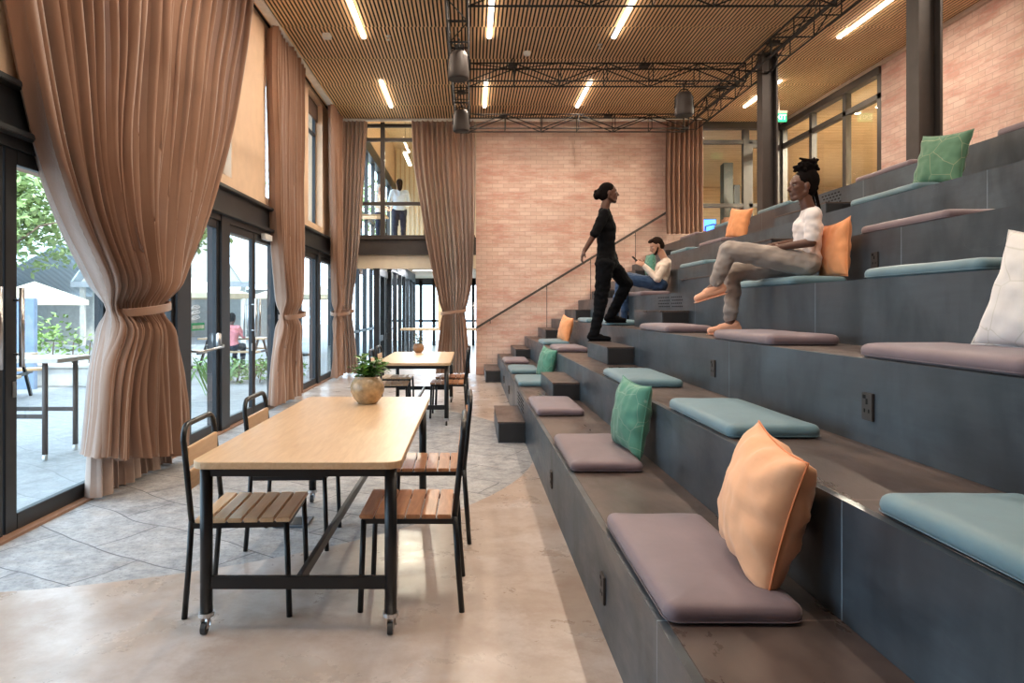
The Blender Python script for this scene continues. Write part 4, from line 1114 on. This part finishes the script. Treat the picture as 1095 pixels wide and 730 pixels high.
person('woman in white tee, grey jeans and peach shoes sitting cross legged on the fourth tier', J, SK1, HAIR, TEE, GREY, PEACH, sleeve=.42, sc=1.0, hairfn=hair_bun, long_pants=.86, sole=PEACH)
# seated man
CRM = fabric('cream_shirt', (.72, .60, .50), .9); DEN = fabric('blue_denim', (.03, .065, .14), .9)
def hair_man(bm, P_, f, u, sc, t):
    s = f.cross(u)
    hair_cap(bm, P_, f, u, sc, t); add_ell(bm, P_(.03, 0, .095), (f*.06, s*.06, u*.03))
    b2 = B(); 
    for q in (-1, 1): add_cap(b2, P_(.01, q*.060, -.03), .014, P_(.055, q*.032, -.085), .020)
    add_cap(b2, P_(.064, -.015, -.092), .022, P_(.064, .015, -.092), .022); add_cap(b2, P_(.093, -.02, -.038), .006, P_(.093, .02, -.038), .006)
    solid('beard', b2, .006, HAIRB, t, 1)
y = 9.8
J = dict(f=(-.9, -.05, -.42), up=(-.42, 0, .9), head=at(702, 263, y), neck=at(709, 274, y), shL=at(713, 281, y-.19), shR=at(711, 280, y+.19),
         hipL=at(706, 304, y-.1), hipR=at(704, 304, y+.1), elL=at(703, 298, y-.24), wrL=at(689, 284, y-.09), hdL=(-.8, .3, .5), pnL=(-.5, 1, 0),
         elR=at(700, 297, y+.22), wrR=at(688, 283, y+.07), hdR=(-.8, -.3, .5), pnR=(-.5, -1, 0),
         knL=at(664, 297, y-.12), anL=at(657, 338, y-.1), toeL=at(642, 345, y-.1), knR=at(668, 296, y+.16), anR=at(668, 339, y+.16), toeR=at(654, 345, y+.16), fwd=(-1, 0, 0))
J['anL'].z = J['anR'].z = 1.29; J['toeL'].z = J['toeR'].z = 1.22; J['toeL'].x = max(J['toeL'].x, 1.82)
J['snL'] = J['snR'] = (0, 0, 1)
person('bearded man in cream shirt and jeans sitting on the fourth tier looking at a phone', J, SK2, HAIRB, CRM, DEN, BLK, sleeve=.97, sc=1.0, hairfn=hair_man)
t = thing('phone', 'dark phone held in the hands of the seated bearded man', 'phone', (0, 0, 0))
ph_ = at(680, 278, y)
bm = B(); add_box(bm, -.005, .005, -.036, .036, -.075, .075, .004); o = obj('case', bm, M_black, t); o.location = ph_; o.rotation_euler = (0, R(-45), 0)
bm = B(); add_box(bm, .0052, .006, -.032, .032, -.068, .068); o2 = obj('screen', bm, plain('phone_glass', (.02, .03, .04), .1), t); o2.location = ph_; o2.rotation_euler = (0, R(-45), 0)
# people upstairs behind glass
WSH = fabric('pale_blue_shirt', (.60, .68, .78), .9); NAVY = fabric('navy_trousers', (.02, .025, .05), .9)
def standing(label, x, y, zf, H, face, topm, pantm, hair, skin, hairfn=hair_cap, grp=None, **kw):
    s = H/1.75; f = Vector(face).normalized(); rt = f.cross(Vector((0, 0, 1)))
    o = Vector((x, y, zf)); Q = lambda a, b, h: o+f*a*s+rt*b*s+Vector((0, 0, h*s))
    J = dict(f=f, head=Q(.01, 0, 1.62), neck=Q(-.01, 0, 1.47), shL=Q(0, -.18, 1.41), shR=Q(0, .18, 1.41), hipL=Q(0, -.09, .93), hipR=Q(0, .09, .93),
             elL=Q(.02, -.26, 1.12), wrL=Q(.20, -.16, 1.06), elR=Q(.02, .26, 1.12), wrR=Q(.20, .14, 1.10), hdL=f-rt*(-.3), hdR=f-rt*.3,
             knL=Q(.02, -.1, .50), knR=Q(-.01, .1, .50), anL=Q(0, -.11, .09), anR=Q(0, .11, .09), toeL=Q(.16, -.13, .03), toeR=Q(.16, .13, .03), fwd=f)
    return person(label, J, skin, hair, topm, pantm, BLK, sleeve=.8, sc=s, vox=.012, hairfn=hairfn, detail=False, **kw)
def hair_long(bm, P_, f, u, sc, t):
    hair_cap(bm, P_, f, u, sc, t); s = f.cross(u); add_ell(bm, P_(-.07, 0, -.07), (f*.05, s*.07, u*.12))
standing('person with brown hair in pale blue shirt standing upstairs, back to the glass', -1.80, 17.3, 2.94, 1.76, (-.25, 1, 0), WSH, NAVY, HAIRB, SK2, hair_long)
standing('person in white shirt standing upstairs, left behind the mullion', -2.34, 17.7, 2.94, 1.70, (.9, -.3, 0), TEE, NAVY, plain('grey_hair', (.45, .40, .36), .7), SK2, hair_cap)

# ------------------------------------------------------------------ rooms behind the back wall
M_plank = None
def plank_mat():
    m, nt, b = new_mat('plank_lining')
    tc = nd(nt, 'ShaderNodeTexCoord'); sp = nd(nt, 'ShaderNodeSeparateXYZ'); nt.links.new(tc.outputs['Object'], sp.inputs[0])
    ad = nd(nt, 'ShaderNodeMath', operation='ADD'); nt.links.new(sp.outputs['Y'], ad.inputs[0]); nt.links.new(sp.outputs['Z'], ad.inputs[1])
    mo = nd(nt, 'ShaderNodeMath', operation='PINGPONG'); mo.inputs[1].default_value = .06; nt.links.new(ad.outputs[0], mo.inputs[0])
    ln = ramp(nt, mo.outputs[0], [(0.0, (1, 1, 1)), (.006, (0, 0, 0))])
    n = noise_n(nt, coord(nt, (1.2, 9, 9)), 2, 5, .6, .4)
    c = ramp(nt, n.outputs['Fac'], [(.3, (.60, .44, .26)), (.7, (.78, .62, .42))])
    c = mix(nt, mix(nt, .6, (0, 0, 0), ln), c, (.14, .08, .04))
    nt.links.new(c, b.inputs['Base Color']); b.inputs['Roughness'].default_value = .5
    return m
M_plank = plank_mat()
# lounge (right, upper level)
box_obj('floor_lounge', M_dark, (4.3, 13, 11.05, 22, ZU-.1, ZU-.006), st=True)
bpy.data.objects['floor_lounge'].data.materials[0] = plain('lounge_floor', (.20, .14, .10), .35)
box_obj('wall_lounge_back', M_plank, (3.0, 13, 21.5, 21.7, ZU, 5.9), st=True)
box_obj('wall_lounge_side', M_creamL, (12.5, 12.7, 10.8, 21.7, ZU, 5.9), st=True)
box_obj('wall_lounge_left', M_creamL, (3.0, 3.2, YB+.22, 21.7, ZU, 5.9), st=True)
box_obj('wall_lounge_front', M_creamL, (XR+.22, 12.7, 10.8, 11.05, ZU, 5.9), st=True)
bm = B()
prev = None
for i in range(25):
    yy = 10.8+(21.7-10.8)*i/24; zz = 5.40+.22*math.sin(i/24*PI*2.2)-.012*i
    row = [bm.verts.new((3.0, yy, zz)), bm.verts.new((12.7, yy, zz)), bm.verts.new((12.7, yy, zz+.1)), bm.verts.new((3.0, yy, zz+.1))]
    if prev:
        for q in range(4): bm.faces.new((prev[q], prev[(q+1) % 4], row[(q+1) % 4], row[q]))
    prev = row
# keep the curved lining clear of the hall: only beyond its walls
for v in list(bm.verts): pass
struct('ceiling_lounge', bm, M_plank, smooth=True)
lc = bpy.data.objects['ceiling_lounge']
for v in lc.data.vertices:
    if v.co.y < YB+.25 and v.co.x < XR+.25: v.co.x = XR+.25
def downlight(x, y, z, label):
    t = thing('downlight', label, 'downlight', (x, y, z), 0, 'lounge downlights')
    bm = B(); add_lathe(bm, [(.05, -.01), (.07, -.012), (.07, .03), (.05, .03)], n=20); obj('ring', bm, M_white, t)
    bm = B(); add_lathe(bm, [(0, -.004), (.05, -.004), (.05, .02), (0, .02)], n=20); obj('lens', bm, M_spot, t)
    ld = bpy.data.lights.new('downlight_lamp', 'AREA'); ld.shape = 'DISK'; ld.size = .12; ld.energy = 260; ld.color = (1, .86, .66)
    lo = bpy.data.objects.new('downlight_lamp', ld); C.objects.link(lo); lo.parent = t; lo.location = (0, 0, -.03)
downlight(7.6, 13.4, 5.25, 'small bright downlight beyond the side glass, nearer the corner')
downlight(7.9, 12.2, 5.25, 'small bright downlight beyond the side glass, nearer the brick')
downlight(5.45, 16.8, 5.2, 'small bright downlight behind the gallery window over the armchair')
downlight(9.6, 15.5, 5.2, 'downlight deep in the lounge on the right')
downlight(8.2, 19.0, 5.1, 'downlight near the far plank wall of the lounge')
downlight(5.6, 19.5, 5.1, 'downlight at the far left of the lounge')
# lounge furniture
def armchair(label, loc, rz, mat):
    t = thing('armchair', label, 'armchair', loc, rz, 'lounge armchairs')
    bm = B(); add_box(bm, -.32, .32, -.30, .30, .25, .42, .05, 3); obj('seat', bm, mat, t, True)
    bm = B(); add_box(bm, -.34, .34, .24, .36, .40, .85, .05, 3); obj('backrest', bm, mat, t, True)
    for s in (-1, 1):
        bm = B(); add_tube(bm, [(s*.34, -.26, .0), (s*.36, -.24, .55), (s*.37, .0, .62), (s*.36, .26, .60), (s*.34, .30, 0)], .016, 8); obj('arm', bm, M_black, t, True)
    return t
AM = fabric('rust_upholstery', (.55, .20, .08), .8)
a1 = armchair('rust orange armchair behind the glass beside the far curtain', (5.25, 15.6, ZU), R(20), AM)
dup(a1, (6.15, 15.9, ZU), R(-30), 'rust orange armchair behind the glass right of the dark pier')
t = thing('display_screen', 'small blue glowing screen on a low stand behind the glass', 'screen', (5.68, 16.6, ZU))
box_obj('panel', M_black, (-.3, .3, -.02, .02, .5, .86), t, .004); box_obj('screen', M_screen, (-.28, .28, -.024, -.020, .52, .84), t)
box_obj('stand', M_black, (-.03, .03, -.03, .03, .02, .5), t); box_obj('foot', M_black, (-.2, .2, -.12, .12, 0, .02), t)
box_obj('trim_dark_pier', plain('blue_grey_pier', (.05, .065, .07), .5), (6.35, 6.58, 17.1, 17.35, ZU, 5.15), st=True)
box_obj('trim_short_pier', M_frame, (6.80, 6.95, 17.6, 17.7, ZU, 4.6), st=True)
standing('dark silhouetted person standing behind the gallery mullion', 6.62, 16.3, ZU, 1.66, (-.8, .5, 0), plain('dark_coat', (.05, .04, .035), .8), BLKP, HAIR, SK1)
t = thing('sofa', 'low dark sofa beyond the side glass near the corner', 'sofa', (8.3, 14.4, ZU), R(-60))
for nm, dm in (('seat', (-.8, .8, -.4, .4, .2, .45)), ('backrest', (-.8, .8, .3, .48, .40, .95)), ('armrest', (-.95, -.78, -.4, .48, .15, .65)), ('armrest', (.78, .95, -.4, .48, .15, .65)), ('plinth', (-.85, .85, -.35, .42, 0, .2))):
    box_obj(nm, plain('sofa_dark' + nm, (.03, .025, .022), .6), dm, t, .04)
t = thing('wall_sign', 'dark wall sign with white shapes beyond the side glass', 'sign', (8.9, 13.2, 3.55), R(-70))
box_obj('board', M_black, (-.35, .35, -.015, .015, 0, .42), t, .003)
bm = B()
for k in range(3): add_box(bm, -.28+k*.2, -.14+k*.2, -.02, -.015, .08, .34-.06*k)
obj('white_shapes', bm, M_white, t)
bm = B(); add_tube(bm, [(-.3, 0, -.815), (-.3, 0, .1)], .015, 8); add_tube(bm, [(.3, 0, -.815), (.3, 0, .1)], .015, 8); obj('leg', bm, M_black, t, True)
# rooms behind the left part
box_obj('floor_corridor', M_floor, (-3.0, 3.0, YB+.05, 30, -.1, -.002), st=True)
bpy.data.objects['floor_corridor'].data.materials[0] = plain('corridor_floor', (.62, .56, .50), .3)
box_obj('ceiling_corridor', M_creamL, (-2.95, 3.0, YB+.22, 30, 2.56, 2.92), st=True)
bm = B()
for k in range(12): add_box(bm, -2.95+k*.5, -2.83+k*.5, 26, 26.2, 0, 2.56)
add_box(bm, -2.95, 3.0, 26, 26.2, 2.3, 2.56); add_box(bm, -2.95, 3, 26, 26.2, .9, .98)
struct('wall_corridor_end', bm, M_frame)
box_obj('wall_corridor_right', M_frame, (1.0, 1.2, YB+.22, 26, 0, 2.56), st=True)
box_obj('wall_upstairs_end', M_creamL, (-3.1, 3.0, 26, 26.2, 2.92, 7.6), st=True)
box_obj('wall_upstairs_right', M_creamL, (2.0, 2.2, YB+.22, 26, 2.92, 7.6), st=True)
box_obj('ceiling_upstairs', M_plank, (-3.1, 2.2, YB+.22, 26, 7.5, 7.6), st=True)
box_obj('wall_upstairs_front', M_creamL, (-3.1, 2.2, YB+.22, YB+.3, ZC+.1, 7.6), st=True)
bm = B()
for k in range(30): add_box(bm, -2.85+k*.17, -2.80+k*.17, 25.93, 26, 2.92, 7.5)
struct('trim_timber_battens', bm, wood('batten_tan', (.55, .40, .24), (.7, .52, .33)))
bm = B()
add_box(bm, XL-.15, XL+.05, YB+.2, 26, 5.75, 6.1)
for k in range(9): add_box(bm, XL-.1, XL, 15.2+k*1.3, 15.3+k*1.3, 2.93, 5.8)
add_box(bm, XL-.1, XL, YB+.2, 26, 3.9, 3.98)
struct('trim_upstairs_frame', bm, M_frame)
box_obj('wall_upstairs_left', M_cream, (XL-.2, XL, YB+.2, 26, 6.1, 7.6), st=True)
bm = B()
for k in range(9): add_box(bm, XL-.1, XL, 15.2+k*1.2, 15.32+k*1.2, 0, 2.56)
add_box(bm, XL-.1, XL, YB+.2, 26, .8, .86)
struct('trim_corridor_posts', bm, M_frame)
# inner partitions in the corridor
bm = B()
for k in range(7): add_box(bm, -1.95, -1.85, 16.0+k*1.15, 16.12+k*1.15, 0, 2.4)
add_box(bm, -1.95, -1.85, 16, 23, 2.3, 2.56)
struct('trim_partition_frame', bm, M_frame)
box_obj('window_11', M_glass, (-1.905, -1.895, 16, 23, .05, 2.3), st=True)
for yy, lb in ((16.5, 'white strip light in the corridor ceiling, nearer'), (20, 'white strip light in the corridor ceiling, further')):
    t = thing('corridor_light', lb, 'ceiling light', (-1.1, yy, 2.53), 0, 'corridor strip lights')
    box_obj('housing', M_white, (-.6, .6, -.05, .05, 0, .03), t); box_obj('diffuser', emit('cool_diffuser%d' % int(yy), (.9, .95, 1), 5), (-.58, .58, -.04, .04, -.012, 0), t)
    ld = bpy.data.lights.new('corridor_lamp', 'AREA'); ld.shape = 'RECTANGLE'; ld.size = 1.1; ld.size_y = .08; ld.energy = 60; ld.color = (.95, .95, 1)
    lo = bpy.data.objects.new('corridor_lamp', ld); C.objects.link(lo); lo.parent = t; lo.location = (0, 0, -.02)
t = thing('upstairs_light', 'slanting linear light seen through the upper back window', 'ceiling light', (-1.75, 18.2, 5.55))
box_obj('diffuser', M_lamp, (-.04, .04, 0, 1.6, 0, .03), t); box_obj('housing', M_white, (-.045, .045, -.01, 1.61, .03, .06), t)
bm = B(); add_tube(bm, [(0, .1, .06), (0, .1, 1.94)], .005, 5); add_tube(bm, [(0, 1.5, .06), (0, 1.5, 1.94)], .005, 5); obj('cord', bm, M_black, t)
ld = bpy.data.lights.new('upstairs_lamp', 'AREA'); ld.shape = 'RECTANGLE'; ld.size = .08; ld.size_y = 1.5; ld.energy = 260; ld.color = (1, .85, .65)
lo = bpy.data.objects.new('upstairs_lamp', ld); C.objects.link(lo); lo.parent = t; lo.location = (0, .8, -.02)
t = thing('corridor_counter', 'pale wood counter with a tan post seen through the back doors', 'counter', (-.85, 17.5, 0))
box_obj('worktop', M_table, (-.92, 1.3, -.3, .3, .86, .91), t, .004); box_obj('post', M_table, (.02, .18, -.08, .08, .91, 2.0), t)
for x in (-.85, 1.2): box_obj('leg', M_black, (x-.03, x+.03, -.25, -.19, 0, .86), t)
t = thing('bar_table', 'small pale table upstairs beside the white shirted person', 'table', (-2.35, 16.4, 2.92))
box_obj('tabletop', M_table, (-.35, .35, -.3, .3, .68, .72), t, .004)
for x, yv in ((-.3, -.25), (.3, -.25), (-.3, .25), (.3, .25)): box_obj('leg', M_black, (x-.015, x+.015, yv-.015, yv+.015, 0, .68), t)

# ------------------------------------------------------------------ outside
box_obj('ground_terrace', M_terrace, (-60, XL-.1, -30, 60, -.16, -.03), st=True)
box_obj('trim_eave_beam', plain('rust_eave', (.38, .22, .15), .7), (-3.95, -3.80, YF, YB+10, 2.62, 2.85), st=True)
M_roofm = None
def roof_mat():
    m, nt, b = new_mat('pale_blue_metal_roof')
    w = nd(nt, 'ShaderNodeTexWave'); w.bands_direction = 'X'; w.inputs['Scale'].default_value = 1.1
    nt.links.new(coord(nt), w.inputs['Vector'])
    c = ramp(nt, w.outputs['Fac'], [(0, (.55, .65, .72)), (.5, (.68, .77, .83)), (1, (.70, .79, .85))])
    nt.links.new(c, b.inputs['Base Color']); b.inputs['Roughness'].default_value = .45; bump(nt, b, w.outputs['Fac'], .6, .03)
    return m
M_roofm = roof_mat(); M_wallw = plain('pale_render_wall', (.62, .60, .56), .8); M_bluepanel = plain('blue_panel', (.20, .28, .42), .6)
def pavilion(label, x0, x1, y0, y1, ze, zr, axis='X'):
    t = thing('pavilion', label, 'building', ((x0+x1)/2, (y0+y1)/2, 0)); w = (x1-x0)/2; d = (y1-y0)/2
    box_obj('wall', M_wallw, (-w+.5, w-.5, d-.7, d-.5, -.03, ze), t); box_obj('wall', M_wallw, (-w+.5, -w+.7, -d+.6, d-.7, -.03, ze), t)
    bm = B(); T_ = .08
    if axis == 'X':
        A = [(-w, -d, ze), (w, -d, ze), (w, 0, zr), (-w, 0, zr)]; Bq = [(-w, d, ze), (w, d, ze), (w, 0, zr), (-w, 0, zr)]
    else:
        A = [(-w, -d, ze), (-w, d, ze), (0, d, zr), (0, -d, zr)]; Bq = [(w, -d, ze), (w, d, ze), (0, d, zr), (0, -d, zr)]
    for q in (A, Bq):
        lo_ = [bm.verts.new(v) for v in q]; hi = [bm.verts.new((v[0], v[1], v[2]+T_)) for v in q]
        bm.faces.new(lo_); bm.faces.new(hi[::-1])
        for k in range(4): bm.faces.new((lo_[k], lo_[(k+1) % 4], hi[(k+1) % 4], hi[k]))
    obj('roof', bm, M_roofm, t)
    if axis == 'Y':
        bm = B(); a = [bm.verts.new(v) for v in ((-w+.3, -d+.1, ze), (w-.3, -d+.1, ze), (0, -d+.1, zr-.15))]; b_ = [bm.verts.new(v.co+Vector((0, .12, 0))) for v in a]
        bm.faces.new(a); bm.faces.new(b_[::-1])
        for k in range(3): bm.faces.new((a[k], a[(k+1) % 3], b_[(k+1) % 3], b_[k]))
        obj('gable', bm, M_wallw, t)
    n = max(2, int(2*w/2.5))
    for k in range(n+1):
        x = -w+.3+(2*w-.6)*k/n
        box_obj('post', M_wallw, (x-.08, x+.08, -d+.2, -d+.36, -.03, ze+.02), t)
    bm = B(); add_box(bm, -w, w, -d-.04, -d+.04, ze-.16, ze+.06); obj('gutter', bm, plain('gutter%d' % int(x0), (.35, .38, .42), .5), t)
pavilion('long low pavilion with pale blue corrugated roof beyond the nearest glass door', -30, -16.2, 22, 32, 1.95, 4.0)
pavilion('tall pale building with a steep gabled roof beyond the tied curtain', -15.5, -8.6, 26.5, 36, 2.4, 7.2, 'Y')
pavilion('gabled pale pavilion seen through the far glass doors', -27, -18, 34, 44, 3.4, 9.5, 'Y')
def foliage(bm, c, rad, n, size, rr):
    for i in range(n):
        d = Vector((rr.gauss(0, 1), rr.gauss(0, 1), rr.gauss(0, 1))); d.normalize(); r_ = rr.random()**.45
        p = Vector(c)+Vector((d.x*rad[0]*r_, d.y*rad[1]*r_, d.z*rad[2]*r_))
        a = Vector((rr.uniform(-1, 1), rr.uniform(-1, 1), rr.uniform(-.6, .6))).normalized(); s_ = a.cross(Vector((rr.uniform(-1, 1), rr.uniform(-1, 1), 1))).normalized()
        L = size*rr.uniform(.6, 1.3)
        v = [bm.verts.new(p), bm.verts.new(p+a*L*.5+s_*L*.28), bm.verts.new(p+a*L), bm.verts.new(p+a*L*.5-s_*L*.28)]
        bm.faces.new(v)
M_leaf = plain('tree_leaf', (.30, .40, .16), .6, vary=.4, scale=3); M_leaf2 = plain('hedge_leaf', (.20, .33, .08), .6, vary=.5, scale=5); M_bark = plain('tree_bark', (.14, .10, .07), .9)
def tree(label, x, y, h, rad, seed, n=2600, size=.16):
    rr = random.Random(seed); t = thing('garden_tree', label, 'tree', (x, y, -.03), 0, 'garden trees')
    bm = B(); add_tube(bm, [(0, 0, 0), (.1, .05, h*.4), (.0, .1, h*.8)], .1, 8, True, [.16, .11, .05])
    for k in range(7):
        a = rr.uniform(0, 2*PI); add_tube(bm, [(.08, .05, h*(.35+.05*k)), (math.cos(a)*rad*.4, math.sin(a)*rad*.4, h*(.55+.04*k)), (math.cos(a)*rad*.8, math.sin(a)*rad*.8, h*(.62+.05*k))], .03, 5, True, [.05, .035, .012])
    obj('trunk', bm, M_bark, t, True)
    bm = B()
    for k in range(9):
        a = rr.uniform(0, 2*PI); q = rr.uniform(.1, .75)*rad
        foliage(bm, (math.cos(a)*q, math.sin(a)*q, h*rr.uniform(.55, .98)), (rad*.45, rad*.45, rad*.34), n//9, size, rr)
    obj('crown', bm, M_leaf, t)
tree('large garden tree with pale green crown seen through the nearest door', -14.2, 19.5, 7.2, 4.2, 1, 9500, .30)
tree('garden tree behind the gabled building, seen through the far doors', -9.3, 22.0, 7.5, 2.6, 2, 8000, .26)
tree('garden tree far behind the low pavilion', -42, 40, 11, 5.5, 3, 6000, .4)
tree('garden tree at the far end of the terrace', -6.0, 30.0, 9.5, 3.4, 4, 3600, .25)
tree('garden tree whose branch hangs near the left edge', -8.9, 11.2, 6.0, 2.2, 6, 5200, .13)
def hedge(label, x0, x1, y0, y1, h, seed):
    rr = random.Random(seed); t = thing('garden_hedge', label, 'hedge', ((x0+x1)/2, (y0+y1)/2, -.03), 0, 'hedges')
    w = (x1-x0)/2; d = (y1-y0)/2; bm = B()
    for k in range(int(w*d*4)+8): foliage(bm, (rr.uniform(-w, w), rr.uniform(-d, d), h*rr.uniform(.35, .75)), (.45, .4, h*.35), 110, .11, rr)
    obj('leaves', bm, M_leaf2, t)
    bm = B()
    for k in range(14):
        x = rr.uniform(-w, w); y_ = rr.uniform(-d, d); add_tube(bm, [(x, y_, 0), (x+.05, y_, h*.6)], .012, 5)
    obj('stems', bm, M_bark, t)
hedge('bright green hedge along the terrace below the pavilion roof', -11.2, -6.4, 13.2, 14.4, 1.25, 1)
hedge('green planting along the terrace near the far glass doors', -5.0, -3.7, 13.0, 14.4, .6, 2)
bm = B(); add_box(bm, -11.4, -5.4, 12.6, 12.9, -.03, .32, .02); add_box(bm, -11.4, -5.4, 12.55, 12.95, .32, .38, .01)
tag(obj('garden_wall', bm, M_wallw), 'low pale planter wall in front of the hedge', 'wall')
def grass(label, x, y, seed):
    rr = random.Random(seed); bm = B()
    for k in range(46):
        a = rr.uniform(0, 2*PI); L = rr.uniform(.35, .75); d = Vector((math.cos(a)*.45, math.sin(a)*.45, 1))
        leafm(bm, Vector((rr.uniform(-.12, .12), rr.uniform(-.12, .12), 0)), d, L, .016, Vector((math.sin(a), -math.cos(a), .2)), .3)
    tag(obj('grass_clump', bm, plain('blade_green%d' % seed, (.16, .30, .08), .5), None, True, (x, y, -.03)), label, 'plant', 'strappy plants outside')
grass('strappy green plant just outside the exit door, nearer one', -4.5, 10.2, 1); grass('strappy green plant outside the far double doors', -4.3, 11.5, 2); grass('strappy green plant outside beyond the curtain tie', -4.7, 9.2, 3)
box_obj('blue_screen_panel', M_bluepanel, (-8.3, -7.8, 12.2, 12.3, -.03, 1.6)); tag(bpy.data.objects['blue_screen_panel'], 'blue upright panel standing outside near the door handles', 'panel')
def parasol(label, x, y, h, r_):
    t = thing('parasol', label, 'parasol', (x, y, -.03), 0, 'cream parasols outside')
    bm = B(); n = 8; top = bm.verts.new((0, 0, h)); ring = [bm.verts.new((r_*math.cos(2*PI*k/n), r_*math.sin(2*PI*k/n), h-.45)) for k in range(n)]; low = [bm.verts.new(v.co+Vector((0, 0, -.12))) for v in ring]
    for k in range(n): bm.faces.new((top, ring[k], ring[(k+1) % n])); bm.faces.new((ring[k], low[k], low[(k+1) % n], ring[(k+1) % n]))
    o = obj('canopy', bm, fabric('parasol_cream'+str(int(x*10)), (.80, .70, .52), .8), t); m = o.modifiers.new('th', 'SOLIDIFY'); m.thickness = .01
    bm = B(); add_tube(bm, [(0, 0, 0), (0, 0, h-.02)], .025, 8); obj('pole', bm, M_wallw, t, True)
    bm = B(); add_lathe(bm, [(0, 0), (.3, 0), (.3, .06), (.05, .1), (0, .1)]); obj('base', bm, M_beam, t)
parasol('cream parasol outside the exit door with its edge above the crash bar', -7.0, 16.5, 2.25, 1.7)
parasol('cream parasol outside the far double doors', -5.2, 21.0, 2.3, 1.5)
parasol('cream parasol beyond the nearest glass door', -10.6, 16.6, 2.1, 1.2)
def picnic(label, x, y):
    t = thing('picnic_table', label, 'table', (x, y, -.03), 0, 'outdoor tables')
    box_obj('tabletop', M_table, (-.8, .8, -.35, .35, .70, .74), t, .004)
    for s in (-1, 1): box_obj('bench', M_table, (-.8, .8, s*.75-.14, s*.75+.14, .42, .46), t, .004)
    for x_ in (-.6, .6):
        bm = B(); add_bar(bm, (x_, -.8, 0), (x_, -.2, .70), .04, .06); add_bar(bm, (x_, .8, 0), (x_, .2, .70), .04, .06); add_bar(bm, (x_, -.85, .40), (x_, .85, .40), .04, .05); obj('trestle', bm, M_black, t)
    return t
pt = picnic('wooden picnic table outside where the person in pink sits', -5.7, 16.6)
dup(pt, (-7.6, 10.4, -.03), R(20), 'wooden picnic table outside nearer the hedge')
t = thing('bar_table', 'tall slim terrace table just outside the nearest glass door', 'table', (-5.0, 6.75, -.03), 0)
box_obj('tabletop', plain('pale_terrace_top', (.62, .56, .50), .5), (-.55, 1.1, -.3, .3, .93, .97), t, .004)
for x_, y_ in ((-.45, -.25), (.95, -.25), (-.45, .25), (.95, .25)):
    bm = B(); add_tube(bm, [(x_, y_, .06), (x_, y_, .93)], .026, 10); lg = obj('leg', bm, M_beam, t, True)
    bm = B(); add_tube(bm, [(x_-.012, y_, .03), (x_+.012, y_, .03)], .03, 12); obj('wheel', bm, M_white, lg)
bm = B(); add_bar(bm, (-.45, -.25, .42), (.95, -.25, .42), .03, .04); add_bar(bm, (-.45, .25, .42), (.95, .25, .42), .03, .04); obj('crossbar', bm, M_beam, t)
PINK = fabric('pink_top', (.85, .30, .32), .8)
c = Vector((-5.55, 15.85, -.03))
f = Vector((0.1, 1, 0)).normalized(); rt = Vector((1, -.1, 0)).normalized(); Q = lambda a, b, h: c+f*a+rt*b+Vector((0, 0, h))
J = dict(f=f, head=Q(.05, 0, 1.22), neck=Q(0, 0, 1.07), shL=Q(0, -.17, 1.0), shR=Q(0, .17, 1.0), hipL=Q(0, -.09, .57), hipR=Q(0, .09, .57), elL=Q(.12, -.24, .80), wrL=Q(.32, -.15, .82), elR=Q(.12, .24, .80), wrR=Q(.32, .15, .82),
         knL=Q(.42, -.1, .55), knR=Q(.42, .1, .55), anL=Q(.38, -.1, .09), anR=Q(.38, .1, .09), toeL=Q(.52, -.1, .03), toeR=Q(.52, .1, .03), fwd=f)
person('person in pink top sitting outside at the picnic table', J, SK1, HAIR, PINK, NAVY, BLK, sleeve=.5, vox=.012, hairfn=hair_cap, detail=False)
